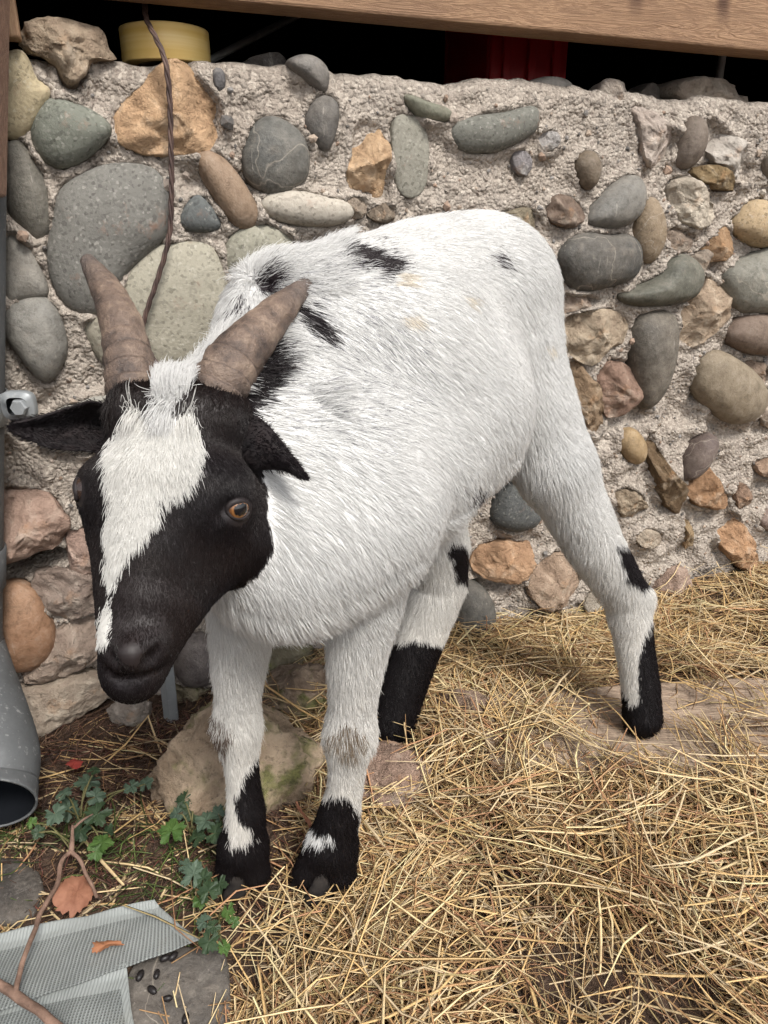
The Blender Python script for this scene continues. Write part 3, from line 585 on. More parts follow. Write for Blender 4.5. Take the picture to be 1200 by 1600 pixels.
def surface_nets(f):
    ins = f < 0; nx, ny, nz = f.shape
    c = np.zeros((nx - 1, ny - 1, nz - 1), np.int8)
    for a in (0, 1):
        for b in (0, 1):
            for e in (0, 1): c += ins[a:nx - 1 + a, b:ny - 1 + b, e:nz - 1 + e]
    I = np.argwhere((c > 0) & (c < 8)); idx = -np.ones(c.shape, np.int64); idx[tuple(I.T)] = np.arange(len(I))
    acc = np.zeros((len(I), 3)); cnt = np.zeros(len(I))
    cor = np.array([[a, b, e] for a in (0, 1) for b in (0, 1) for e in (0, 1)])
    val = np.stack([f[tuple((I + q).T)] for q in cor], 1)
    for p in range(8):
        for q in range(p + 1, 8):
            if np.abs(cor[p] - cor[q]).sum() != 1: continue
            m = (val[:, p] < 0) != (val[:, q] < 0); t = val[m, p] / (val[m, p] - val[m, q])
            acc[m] += cor[p] + t[:, None] * (cor[q] - cor[p]); cnt[m] += 1
    V = I + acc / cnt[:, None]; Fs = []
    for ax in range(3):
        sl0 = [slice(1, -1)] * 3; sl1 = [slice(1, -1)] * 3; sl0[ax] = slice(0, -1); sl1[ax] = slice(1, None)
        A = ins[tuple(sl0)]; B = ins[tuple(sl1)]
        E = np.argwhere(A != B); fl = A[tuple(E.T)]; E = E + 1; E[:, ax] -= 1
        b, e = [(1, 2), (2, 0), (0, 1)][ax]
        eb = np.zeros(3, int); eb[b] = 1; ee = np.zeros(3, int); ee[e] = 1
        q = np.stack([idx[tuple((E - x).T)] for x in (eb + ee, ee, 0 * eb, eb)], 1)
        q[~fl] = q[~fl][:, ::-1]; Fs.append(q)
    return V, np.concatenate(Fs)
GV, GF = surface_nets(sdf); GV = lo + H * GV
del sdf
E = np.concatenate([GF[:, [0, 1]], GF[:, [1, 2]], GF[:, [2, 3]], GF[:, [3, 0]]]); deg = np.bincount(E.ravel(), minlength=len(GV)).astype(float)[:, None]
def smooth_v(V, lam):
    S = np.zeros_like(V)
    for c in range(3): S[:, c] = np.bincount(E[:, 0], V[E[:, 1], c], len(V)) + np.bincount(E[:, 1], V[E[:, 0], c], len(V))
    return V + lam * (S / deg - V)
for _ in range(3): GV = smooth_v(GV, 0.5); GV = smooth_v(GV, -0.35)
def face_normals(V, F): return np.cross(V[F[:, 2]] - V[F[:, 0]], V[F[:, 3]] - V[F[:, 1]])
def vert_normals(V, F):
    n = face_normals(V, F); N = np.zeros_like(V)
    for c in range(4):
        for x in range(3): N[:, x] += np.bincount(F[:, c], n[:, x], len(V))
    return N / (np.linalg.norm(N, axis=1)[:, None] + 1e-12)
GN = vert_normals(GV, GF)
GROUPS = ['body', 'neck', 'fl', 'fr', 'hl', 'hr', 'tail', 'head']
def group_of(Pt):
    best = np.full(len(Pt), 9.0); lab = np.zeros(len(Pt), int)
    for a, b, ra, rb, g, k, _c in GOAT:
        d = capd(Pt, a, b, ra, rb); m = d < best; best[m] = d[m]; lab[m] = GROUPS.index(g)
    return lab

# ------------------------------------------------------------------ goat: coat colours, fur, horns, ears, eyes, hooves
goat = empty('goat', (0.03, 0.63, 0.0))
tag(goat, 'white goat with black face, white blaze, brown horns and black feet', 'goat')
HEADING = np.array([-0.79, -0.616, 0.0]); DOWN = np.array([0, 0, -1.0])
def prism(poly, d):
    """patch of coat: an outline swept through the limb or head it sits on; returns inside-test and signed edge distance"""
    poly = np.array(poly, float); c = poly.mean(0); O = at(c[0], c[1], d); ax = O - np.array([0, 0, EYE]); ax /= np.linalg.norm(ax)
    ex = np.array([1.0, 0, 0]); ex -= ax * (ex @ ax); ex /= np.linalg.norm(ex); ey = np.cross(ex, ax)
    Q = np.array([at(p[0], p[1], d) - O for p in poly]); Q = np.stack([Q @ ex, Q @ ey], 1)
    def f(P):
        q = np.stack([(P - O) @ ex, (P - O) @ ey], -1); dd = poly_dist(q, Q)
        return np.where(inside_poly(q, Q), -dd, dd)
    return f, ax
BLACK, WHITE_C = np.array([0.012, 0.0095, 0.0105]), np.array([0.745, 0.74, 0.725])
PATCH = [  # groups, colour, outline, depth, edge noise, outer side only
 ('head', WHITE_C * np.array([.88, .87, .845]), [(188,655),(201,620),(218,634),(250,660),(283,640),(302,628),(318,662),(326,695),(312,725),(298,750),(276,770),(252,785),(245,810),(220,840),(200,862),(184,895),(172,928),(168,945),(170,958),(165,1003),(157,1003),(159,970),(165,950),(167,925),(165,880),(168,800),(166,720),(170,680)], .43, .0020, 1),
 ('head neck', WHITE_C * 0.9, [(232,556),(306,556),(296,606),(272,640),(268,668),(238,668),(240,620)], .46, .002, 0),
 ('neck body', BLACK * 1.6, [(360,646),(370,590),(396,545),(424,550),(434,584),(420,618),(392,640)], .55, .004, 0),
 ('body neck', BLACK * 2.5, [(535,397),(550,383),(570,388),(612,398),(622,412),(592,426),(560,417),(540,410)], .66, .007, 0),
 ('body neck', BLACK * 2, [(466,485),(488,478),(522,508),(518,530),(490,524),(472,507)], .58, .005, 0),
 ('body neck', BLACK * 3, [(404,436),(420,418),(434,436),(428,458),(408,456)], .60, .005, 0),
 ('body neck', BLACK * 4, [(360,480),(376,465),(386,480),(372,498)], .57, .005, 0),
 ('body', BLACK * 4, [(769,403),(784,399),(793,412),(780,418)], .69, .003, 0),
 ('body', BLACK * 4, [(735,768),(748,764),(751,778),(740,783)], .66, .003, 0),
 ('fr', BLACK, [(410,1168),(430,1180),(445,1430),(315,1430),(320,1330),(340,1262),(352,1262),(358,1300),(362,1322),(385,1320),(398,1308),(374,1275),(368,1245),(382,1212)], .68, .003, 0),
 ('fl', BLACK, [(478,1249),(545,1246),(556,1272),(561,1292),(585,1280),(595,1440),(425,1440),(430,1300)], .68, .003, 0),
 ('fl', WHITE_C, [(478,1310),(490,1296),(514,1302),(518,1317),(500,1323),(480,1320)], .67, .003, 1),
 ('fl', np.array([.22, .17, .12]), [(515,1150),(530,1130),(556,1132),(568,1155),(555,1185),(532,1186)], .66, .006, 1),
 ('fr', np.array([.12, .085, .065]), [(325,1108),(345,1112),(362,1145),(352,1178),(330,1160)], .66, .005, 0),
 ('hr', BLACK, [(590,1004),(725,1010),(725,1190),(555,1190),(585,1060)], .90, .004, 0),
 ('hr', BLACK * 1.3, [(698,852),(716,846),(745,880),(745,915),(712,905)], .88, .003, 0),
 ('hl', BLACK, [(1013,972),(1050,985),(1060,1180),(940,1180),(950,1030),(968,1042),(976,1085),(985,1100),(999,1092),(997,1050),(1002,1010)], .89, .003, 0),
 ('hl', BLACK * 1.3, [(964,852),(1002,842),(1022,900),(1006,920),(980,900)], .85, .003, 0),
]
PATCH = [(g.split(), c, *prism(p, d), e, o) for g, c, p, d, e, o in PATCH]
GREYTINGE, _ = prism([(470,460),(560,440),(640,520),(660,600),(590,650),(500,640),(450,560)], .62)
TANS = [prism([(x - r, y - r * .6), (x + r, y - r * .6), (x + r, y + r * .6), (x - r, y + r * .6)], .62)[0] for x, y, r in ((632, 440, 14), (742, 465, 9), (640, 500, 16), (858, 540, 8))]
def coat(P, N, lab, hair=False):
    C = np.tile(WHITE_C, (len(P), 1))
    low = np.clip((0.36 - P[:, 2]) / 0.25, 0, 1)[:, None]
    C = C * (1 - 0.35 * low) + np.array([0.70, 0.645, 0.555]) * 0.35 * low
    C *= (1 + 0.06 * fbm(P, 30, 3, 4))[:, None]
    if hair:
        r = rng.random(len(P)); g = np.clip(0.03 - GREYTINGE(P), 0, 0.03) / 0.03; r = r + 0.02
        C[(r < 0.10 * g + 0.008) & (lab < 2)] = (0.26, 0.255, 0.28)
        C *= rng.uniform(0.78, 1.08, len(P))[:, None]
    for t in TANS:
        C = np.where((t(P) + 0.004 * vnoise(P, 60, 2) < 0)[:, None], C * np.array([0.95, 0.89, 0.80]), C)
    hd = lab == 7
    brown = np.clip(0.5 + fbm(P, 28, 3, 12), 0, 1)[:, None]
    C[hd] = (BLACK * (1 - brown) + np.array([0.013, 0.0085, 0.008]) * brown)[hd]
    C[lab == 6] = WHITE_C
    for gs, col, f, ax, en, outer in PATCH:
        m = np.isin(lab, [GROUPS.index(q) for q in gs])
        if outer: m &= (N @ ax) < 0.15
        if not m.any(): continue
        d = f(P[m]) + en * fbm(P[m], 90, 2, 31)
        if hair: d = d + rng.normal(0, 0.0030 if 'body' in gs else 0.0012, m.sum())
        i = np.where(m)[0][d < 0]
        if hair and 0.08 < np.mean(col) < 0.3: i = i[rng.random(len(i)) < 0.62]
        C[i] = col
    return np.clip(C, 0.004, 0.86)
glab = group_of(GV)
M = Mat('goat_skin'); M.set(M.b, {'Base Color': M.attr('coat'), 'Roughness': 0.55, 'Specular IOR Level': 0.35, 'Normal': M.bump(M.noise(M.coord(), 600, 3), 0.2, 0.0006)}); SKIN = M.m
body = mesh_obj('body', GV, GF, SKIN, goat)
set_color_attr(body.data, 'coat', coat(GV, GN, glab) * np.where(glab == 7, 1.0, 0.8)[:, None])

EYES = [(EYEPOS[0], np.array([0.66, -0.74, 0.06])), (EYEPOS[1], np.array([-0.98, 0.05, 0.10]))]
HORNBASE = [at(209, 628, .487), at(333, 632, .493)]
def make_fur(N):
    fn = face_normals(GV, GF); area = np.linalg.norm(fn, axis=1); fn /= area[:, None] + 1e-12; area *= 0.5
    fc = GV[GF].mean(1); fl = glab[GF[:, 0]]
    dens = np.ones(len(GF)); dens[fl == 7] = 3.2; dens[(fl > 1) & (fl < 6)] = 1.35
    view = fc - np.array([0, 0, EYE]); view /= np.linalg.norm(view, axis=1)[:, None]
    dens *= np.where((fn * view).sum(1) > 0.35, 0.45, 1.0)          # sparser on the side turned to the wall
    pr = area * dens; F = rng.choice(len(GF), N, p=pr / pr.sum())
    a, b = rng.random((2, N)); q = GV[GF[F]]
    P = (q[:, 0] * ((1 - a) * (1 - b))[:, None] + q[:, 1] * (a * (1 - b))[:, None] + q[:, 2] * (a * b)[:, None] + q[:, 3] * ((1 - a) * b)[:, None])
    qn = GN[GF[F]]; Nn = (qn[:, 0] * ((1 - a) * (1 - b))[:, None] + qn[:, 1] * (a * (1 - b))[:, None] + qn[:, 2] * (a * b)[:, None] + qn[:, 3] * ((1 - a) * b)[:, None])
    Nn /= np.linalg.norm(Nn, axis=1)[:, None]; lab = group_of(P)
    keep = np.ones(N, bool)
    for e, g in EYES: keep &= np.linalg.norm(P - e, axis=1) > 0.0115
    keep &= P[:, 2] > 0.012
    keep &= np.linalg.norm(P - NOSEPAD, axis=1) > 0.006 + 0.004 * rng.random(N)
    P, Nn, lab = P[keep], Nn[keep], lab[keep]; N = len(P)
    C = coat(P, Nn, lab, True)
    # direction of the coat
    D = np.tile(-HEADING * 0.75 + DOWN * 0.85, (N, 1))
    up = np.clip(Nn[:, 2], 0, 1)[:, None]; front = np.clip(Nn @ HEADING, 0, 1)[:, None]
    D = D * (1 - front) + front * (DOWN - HEADING * 0.1); D = D * (1 - up * 0.5) + up * 0.5 * (-HEADING)
    far = np.clip((P @ -HEADING - 0.55) / 0.1, 0, 1)[:, None]; D = D + far * DOWN * 0.5
    leg = (lab > 1) & (lab < 6)
    D[leg] = DOWN + 0.18 * (-HEADING)
    thigh = leg & (P[:, 2] > 0.28); D[thigh] = DOWN - 0.55 * HEADING
    hd = lab == 7; top = at(265, 640, .48); nose = at(205, 1020, .44); AX = (nose - top) / np.linalg.norm(nose - top)
    s = (P - top) @ AX; lat = (P - top) - s[:, None] * AX; lat[:, 1] *= 0.3; lat /= np.linalg.norm(lat, axis=1)[:, None] + 1e-6
    kk = np.where(s + rng.normal(0, 0.006, N) + 0.006 * vnoise(P, 60, 3) > 0.002, 0.9, -0.9); dh = AX * kk[:, None] + lat * (0.38 * np.clip(np.abs(s) / 0.03, 0.1, 1))[:, None]; D[hd] = dh[hd]
    D += 0.16 * np.stack([fbm(P, 22, 2, k) for k in (3, 5, 8)], 1) + 0.09 * rng.normal(0, 1, (N, 3))
    D -= Nn * (D * Nn).sum(1)[:, None]; D /= np.linalg.norm(D, axis=1)[:, None] + 1e-9
    L = np.full(N, 0.0118); L[lab == 1] = 0.014; L[leg] = 0.012; L[leg & (P[:, 2] < 0.15)] = 0.008; L[leg & (P[:, 2] < 0.05)] = 0.009; L[thigh] = 0.013
    white = C.mean(1) > 0.3
    L[hd] = np.where(white, 0.0085, 0.0042)[hd]
    sn = np.linalg.norm(P - nose, axis=1); L[hd & (sn < 0.05)] *= 0.5
    for hb_ in HORNBASE: L[hd & (np.linalg.norm(P - hb_, axis=1) < 0.026)] = 0.010
    belly = (lab < 2) & (Nn[:, 2] < -0.4); L[belly] = 0.017
    spine = (lab < 2) & (Nn[:, 2] > 0.75) & (P[:, 0] < -0.03); L[spine] *= 1.35
    tuft = hd & white & (s < 0.012); L[tuft] = 0.017
    L *= rng.uniform(0.6, 1.2, N)
    lift = np.where(hd & ~white, 0.13, 0.155); lift[hd & white] = 0.25; lift[leg] = 0.25; lift[spine] = 0.6; lift[belly] = 0.38; lift[tuft] = 0.6
    lift = lift * rng.uniform(0.7, 1.35, N)
    # clumps: each hair leans towards the tip of the nearest guide hair
    ng = N // 16; G = rng.choice(N, ng, replace=False)
    from mathutils.kdtree import KDTree
    kd = KDTree(ng)
    for i, k in enumerate(G): kd.insert(P[k].tolist(), i)
    kd.balance()
    near = np.fromiter((kd.find(p)[1] for p in P.tolist()), int, N); g = G[near]
    T = np.array([0.0, 0.3, 0.65, 1.0]); pos = np.zeros((N, 4, 3))
    bend = rng.normal(0, 0.12, (N, 3))
    tip = lambda t, i: L[i][:, None] * (D[i] * 0.94 * t + Nn[i] * (lift[i][:, None] * (1.5 * t - 0.75 * t * t))) + L[i][:, None] * DOWN * 0.10 * t * t
    al = np.arange(N)
    cl = np.where(hd & ~white, 0.2, 0.42) * rng.uniform(0.5, 1.2, N)
    for j, t in enumerate(T):
        own = P + tip(t, al) + L[:, None] * bend * t * t
        gui = P[g] + tip(t, g) * (L / L[g])[:, None]
        pos[:, j] = own + (gui - own) * (np.clip(cl, 0, 0.8) * t ** 1.2)[:, None]
    rad = np.where(hd & ~white, 0.00019, 0.000195)[:, None] * np.array([1.0, 0.95, 0.7, 0.18])[None, :] * rng.uniform(0.75, 1.25, N)[:, None]
    hc = bpy.data.hair_curves.new('fur'); hc.add_curves([4] * N)
    hc.attributes['position'].data.foreach_set('vector', pos.astype(np.float32).ravel())
    ra = hc.attributes.get('radius') or hc.attributes.new('radius', 'FLOAT', 'POINT'); ra.data.foreach_set('value', rad.astype(np.float32).ravel())
    ca = hc.attributes.new('coat', 'FLOAT_COLOR', 'CURVE'); ca.data.foreach_set('color', np.concatenate([C, np.ones((N, 1))], 1).astype(np.float32).ravel())
    M = Mat('goat_fur'); nt = M.nt; nt.nodes.remove(M.b)
    col = M.attr('coat')
    hb = M.n('BsdfHairPrincipled', {'Color': col, 'Roughness': 0.45, 'Radial Roughness': 0.7, 'Coat': 0.0, 'Random Roughness': 0.2}, parametrization='COLOR') if HAIR_BSDF else None
    df = M.n('BsdfDiffuse', {'Color': col}); tr = M.n('BsdfTranslucent', {'Color': col})
    mx = M.n('MixShader', {0: 0.42, 1: df, 2: tr}); gl = M.n('BsdfGlossy', {'Color': (0.8, 0.78, 0.76), 'Roughness': 0.38}); mx = M.n('MixShader', {0: 0.02, 1: mx, 2: gl})
    nt.links.new(hb if HAIR_BSDF else mx, M.out.inputs[0])
    hc.materials.append(M.m)
    o = link_obj('fur', hc); o.parent = body
    tag(o, kind='stuff'); return o
HAIR_BSDF = False
fur = make_fur(400000)

# horns
def make_horn_mat():
    M = Mat('horn'); v = M.coord(); t = M.attr('along', 2)
    n = M.noise(v, 60, 5, 0.65); n2 = M.noise(v, 220, 4, 0.7)
    c = M.ramp(n, [(0.32, (0.045, 0.033, 0.028)), (0.50, (0.135, 0.095, 0.072)), (0.72, (0.27, 0.20, 0.148))])
    c = M.mix(M.ramp(n2, [(0.32, 0.5), (0.5, 0.0)]), c, (0.09, 0.065, 0.055))
    c = M.mix(M.ramp(t, [(0.0, 0.75), (0.16, 0.1), (0.75, 0.0), (1.0, 0.8)]), c, (0.085, 0.072, 0.066))
    tn = M.math('ADD', t, M.math('MULTIPLY', M.noise(v, 45, 3), 0.05))
    gro = M.ramp(tn, [(p, k) for q in (0.125, 0.225, 0.315, 0.43) for p, k in ((q - 0.008, 0.0), (q, 1.0), (q + 0.012, 0.0))])
    c = M.mix(M.math('MULTIPLY', gro, 0.75), c, (0.05, 0.036, 0.03))
    b = M.bump(M.noise(v, 120, 5, 0.7), 0.8, 0.004); b = M.bump(gro, -0.6, 0.003, b); b = M.bump(n2, 0.3, 0.001, b)
    return M.fin(Base_Color=c, Roughness=0.55, Normal=b, Specular_IOR_Level=0.35)
HORN = make_horn_mat()
def make_horn(pts, seed):
    n = 120; S = spline([(*at(x, y, d), r * d / FPX) for x, y, d, r in pts], n); t = np.linspace(0, 1, n)
    prof = np.zeros(n)
    for c, a, w in ((0.10, .07, .012), (0.20, .09, .012), (0.29, .05, .012), (0.40, .05, .015), (0.50, .03, .015), (0.62, .02, .02)):
        prof += a * (np.exp(-((t - c + w) / 0.045) ** 2) * (t < c) ) * 1.3 - a * 0.6 * np.exp(-((t - c) / w) ** 2)
    V, F = tube(S[:, :3], S[:, 3] * (1 + prof), 28, True)
    V = V.reshape(n, 28, 3); c = S[:, None, :3]; rel = V - c
    nz = 1 + 0.045 * fbm(V.reshape(-1, 3), 85, 4, seed, 0.6).reshape(n, 28, 1)
    wob = np.roll(np.arange(n), 0); V = c + rel * nz
    V[-1] = c[-1] + (V[-1] - c[-1]) * 0.35; V[-2] = c[-2] + (V[-2] - c[-2]) * 0.8
    o = mesh_obj('horn', V.reshape(-1, 3), F, HORN, goat)
    a = o.data.attributes.new('along', 'FLOAT', 'POINT'); a.data.foreach_set('value', np.repeat(t, 28).astype(np.float32)); return o
make_horn([(213, 640, .487, 36), (206, 600, .49, 38), (200, 555, .50, 36), (189, 505, .512, 32), (166, 452, .53, 24), (134, 404, .553, 11)], 5)
make_horn([(325, 645, .492, 40), (342, 608, .495, 43), (364, 568, .503, 42), (397, 528, .517, 36), (440, 482, .54, 25), (482, 441, .565, 10)], 9)

# ears: cupped leaves of skin with short dark hair
def make_ear_mat():
    M = Mat('ear_skin'); v = M.coord(); n = M.noise(v, 90, 4)
    c = M.ramp(n, [(0.3, (0.007, 0.006, 0.0065)), (0.7, (0.016, 0.011, 0.011))])
    return M.fin(Base_Color=c, Roughness=0.8, Normal=M.bump(M.noise(v, 500, 3), 0.4, 0.001), Specular_IOR_Level=0.25)
EARM = make_ear_mat()
FURM = bpy.data.materials['goat_fur']
def ear_fur(ear, V, n, m):
    G = V.reshape(m, n, 3); N = 5000; i = rng.random(N) * (m - 1.001); j = rng.random(N) * (n - 1.001)
    a, b = i.astype(int), j.astype(int); fa, fb = (i - a)[:, None], (j - b)[:, None]
    P = G[a, b] * (1 - fa) * (1 - fb) + G[a + 1, b] * fa * (1 - fb) + G[a, b + 1] * (1 - fa) * fb + G[a + 1, b + 1] * fa * fb
    D = G[a, b + 1] - G[a, b]; D /= np.linalg.norm(D, axis=1)[:, None]; S = G[a + 1, b] - G[a, b]
    Nn = np.cross(D, S); Nn /= np.linalg.norm(Nn, axis=1)[:, None] + 1e-9; Nn *= np.where(rng.random(N) < 0.5, 1, -1)[:, None]
    edge = (np.minimum(i, m - 1 - i) < 0.8)[:, None]; S = S / (np.linalg.norm(S, axis=1)[:, None] + 1e-9) * np.where(i < m / 2, -1, 1)[:, None]
    L = (0.0028 * rng.uniform(0.6, 1.3, N))[:, None]; T = np.array([0, 0.5, 1.0]); d = D + 0.25 * rng.normal(0, 1, (N, 3)) + edge * S * 0.7
    pos = np.stack([P + Nn * 0.0009 + L * (d * t + Nn * 0.30 * (1.4 * t - 0.6 * t * t)) for t in T], 1)
    hc = bpy.data.hair_curves.new('ear_fur'); hc.add_curves([3] * N); hc.attributes['position'].data.foreach_set('vector', pos.astype(np.float32).ravel())
    ra = hc.attributes.get('radius') or hc.attributes.new('radius', 'FLOAT', 'POINT'); ra.data.foreach_set('value', np.tile([0.0002, 0.00016, 0.00004], N).astype(np.float32))
    C = np.tile(BLACK, (N, 1)) * rng.uniform(0.8, 1.8, N)[:, None]
    ca = hc.attributes.new('coat', 'FLOAT_COLOR', 'CURVE'); ca.data.foreach_set('color', np.concatenate([C, np.ones((N, 1))], 1).astype(np.float32).ravel())
    hc.materials.append(FURM); o = link_obj('ear_fur', hc); o.parent = ear; tag(o, kind='stuff')
def make_ear(upper, mid, lower):
    n = 26; A, B, C = (spline([at(*p) for p in c], n) for c in (upper, mid, lower)); V = []; m = 15
    for k in np.linspace(-1, 1, m):                                    # arc through the three edge curves
        wa, wb, wc = k * (k - 1) / 2, 1 - k * k, k * (k + 1) / 2
        V.append(A * wa + B * wb + C * wc)
    V = np.concatenate(V); V = V + 0.0006 * np.stack([fbm(V, 90, 2, s) for s in (1, 2, 3)], 1)
    o = mesh_obj('ear', V, grid_faces(n, m), EARM, goat)
    sm = o.modifiers.new('thick', 'SOLIDIFY'); sm.thickness = 0.0022; sm.offset = 0
    sb = o.modifiers.new('round', 'SUBSURF'); sb.levels = 1; sb.render_levels = 1
    ear_fur(o, V, n, m); return o
make_ear([(350, 650, .505), (394, 646, .492), (429, 675, .484), (457, 714, .476), (477, 742, .470)], [(350, 700, .492), (396, 694, .480), (430, 707, .474), (457, 727, .470), (478, 744, .470)], [(360, 748, .500), (392, 738, .488), (428, 733, .480), (456, 738, .474), (477, 746, .470)])
make_ear([(185, 640, .505), (145, 627, .500), (95, 641, .497), (50, 654, .492), (20, 661, .488)], [(182, 672, .53), (140, 668, .522), (92, 672, .510), (50, 668, .497), (18, 667, .488)], [(182, 712, .50), (135, 706, .492), (92, 702, .490), (50, 690, .489), (21, 676, .488)])

# eyes
def make_eye_mat():
    M = Mat('eye'); c = M.attr('iris')
    return M.fin(Base_Color=c, Roughness=0.12, Specular_IOR_Level=0.6, Coat_Weight=0.25, Coat_Roughness=0.06)
EYEM = make_eye_mat()
M = Mat('eyelid_skin'); LID = M.fin(Base_Color=(0.016, 0.012, 0.012), Roughness=0.6)
for e, g in EYES:
    g = g / np.linalg.norm(g); ex = np.cross(g, (0, 0, 1.0)); ex /= np.linalg.norm(ex); ey = np.cross(ex, g)
    nu, nv, r = 48, 40, 0.0086; th = np.linspace(0, math.pi, nv); ph = np.linspace(0, 2 * math.pi, nu, endpoint=False)
    TH, PH = np.meshgrid(th, ph, indexing='ij')
    loc = np.stack([np.sin(TH) * np.cos(PH), np.sin(TH) * np.sin(PH), np.cos(TH)], -1).reshape(-1, 3)
    V = e + r * (loc[:, :1] * ex + loc[:, 1:2] * ey + loc[:, 2:] * g)
    o = mesh_obj('eye', V, grid_faces(nu, nv, True), EYEM, goat)
    px_, py_ = loc[:, 0], loc[:, 1]; fr = loc[:, 2] > 0
    col = np.tile(np.array([0.03, 0.018, 0.014]), (len(V), 1)); rr = np.hypot(px_, py_)
    col[fr & (rr < 0.86)] = (0.10, 0.042, 0.016); col[fr & (rr < 0.72)] = (0.19, 0.083, 0.027); col[fr & ((px_ / 0.60) ** 2 + (py_ / 0.46) ** 2 < 1)] = (0.006, 0.006, 0.007)
    set_color_attr(o.data, 'iris', col)
    a = np.linspace(0, 2 * math.pi, 40); ca, sa = np.cos(a), np.sin(a)
    ring = e + g * 0.0052 + (0.0074 * ca)[:, None] * ex + (0.0058 * sa - 0.0008 + 0.0012 * ca)[:, None] * ey + g * (-0.0016 * ca * ca)[:, None]
    Vr, Fr = tube(ring, 0.0015 + 0.0011 * np.clip(sa, 0, 1), 8, False)
    o2 = mesh_obj('eyelid', Vr, Fr, LID, o)

# hooves: two claws on each foot
M = Mat('hoof_horn'); v = M.coord((1, 1, 4)); HOOF = M.fin(Base_Color=M.ramp(M.noise(v, 40, 4), [(0.3, (0.010, 0.009, 0.009)), (0.7, (0.032, 0.027, 0.024))]), Roughness=0.85, Specular_IOR_Level=0.12)
for (fx, fy, fd), w in (((508, 1346, .71), .022), ((379, 1346, .71), .019), ((1004, 1122, .90), .017), ((613, 1132, .905), .019)):
    c = at(fx, fy, fd); zb = max(c[2] - 0.024, -0.006); parts = []
    side = np.array([-HEADING[1], HEADING[0], 0.0])
    for s in (-1, 1):
        rings = []
        for z, k, fwd in ((zb, 0.95, 0.008), (zb + 0.004, 1.0, 0.008), (zb + 0.014, 0.9, 0.003), (zb + 0.026, 0.75, 0.0), (zb + 0.034, 0.6, 0.0)):
            a = np.linspace(0, 2 * math.pi, 14, endpoint=False)
            lx = np.cos(a) * w * 0.95 * k; lx = np.where(lx > 0, lx * 1.15, lx * 0.85); ly = np.sin(a) * w * 0.46 * k
            rings.append(np.array([c[0], c[1], 0]) + HEADING * (lx + fwd)[:, None] + side * (ly + s * w * 0.5)[:, None] + np.array([0, 0, z]))
        V = np.concatenate(rings); F = grid_faces(14, 5, True).tolist(); F.append(list(range(14))[::-1]); F.append([56 + q for q in range(14)]); parts.append((V, F))
    mesh_obj('hoof', *merge(parts), HOOF, goat)

# ------------------------------------------------------------------ shed, beam, pipe and the things around the wall
def wood(name, c0, c1, dark, axis=0, scale=1.0, rough=0.75):
    M = Mat(name); sc_ = [22, 22, 22]; sc_[axis] = 1.6; v = M.coord(tuple(q * scale for q in sc_))
    n = M.noise(v, 3.2, 6, 0.6, 0.8)
    w = M.n('TexWave', {'Vector': M.n('VectorMath', {0: v, 1: M.n('CombineXYZ', {'X': M.math('MULTIPLY', n, 1.5), 'Y': M.math('MULTIPLY', n, 1.5), 'Z': M.math('MULTIPLY', n, 1.5)})}, operation='ADD'), 'Scale': 2.4, 'Distortion': 2.5, 'Detail': 3.0}, out=1, bands_direction='Z' if axis != 2 else 'X')
    f = M.noise(v, 30, 4, 0.7)
    c = M.mix(M.ramp(w, [(0.2, 0.0), (0.8, 1.0)]), c0, c1)
    c = M.mix(M.ramp(f, [(0.35, 0.6), (0.55, 0.0)]), c, dark)
    c = M.mix(M.ramp(M.noise(M.coord((3, 3, 3)), 2.0, 4), [(0.45, 0.0), (0.75, 0.5)]), c, dark)
    b = M.bump(w, 0.35, 0.002); b = M.bump(f, 0.4, 0.001, b)
    return M, c, b, rough
def local(o, ang):      # keep the mesh axis-aligned and turn the object
    o.rotation_euler = (0, 0, ang)
# beam above the wall
b0, b1 = on_wall(250, 0, 0.03), on_wall(1200, 88, 0.03)
slope = (b1[1] - b0[1]) / (b1[0] - b0[0])
M, c, b, r = wood('beam_wood', (0.215, 0.125, 0.070), (0.30, 0.185, 0.108), (0.145, 0.083, 0.05))
for kx in (on_wall(992, 20, 0.03)[0], on_wall(1130, 15, 0.03)[0]):     # two spike knots that cross the face
    tc = M.n('SeparateXYZ', {0: M.coord()}); sx = M.nt.nodes.new('ShaderNodeSeparateXYZ'); M.nt.links.new(M.coord(), sx.inputs[0])
    dx = M.math('ABSOLUTE', M.math('SUBTRACT', M.math('ADD', sx.outputs[0], M.math('MULTIPLY', sx.outputs[2], 0.12)), kx - b0[0] + 0.004))
    k = M.ramp(M.math('ADD', dx, M.math('MULTIPLY', M.noise(M.coord((40, 40, 12)), 2, 3), 0.004)), [(0.007, 1.0), (0.015, 0.0)])
    hz = M.ramp(sx.outputs[2], [(0.015, 0.0), (0.04, 1.0)])
    c = M.mix(M.math('MULTIPLY', k, M.math('MULTIPLY', hz, 0.95)), c, (0.07, 0.034, 0.02))
BEAM = M.fin(Base_Color=c, Normal=b, Roughness=r)
L0, L1 = -1.0, 1.9
V, F = box((L0, -0.0, 0.0), (L1, 0.045, 0.20))
V[:, 1] -= 0.03
V[:, 2] += V[:, 0] * slope
beam = mesh_obj('wood_beam', V, F, BEAM, smooth=False); bevel(beam, 0.003)
beam.location = wall_xyz(b0[0], 0, b0[1] + 0.005); local(beam, WANG)
tag(beam, 'brown planed timber beam with two dark knots running above the wall', 'beam')
BEAMZ = b0[1]
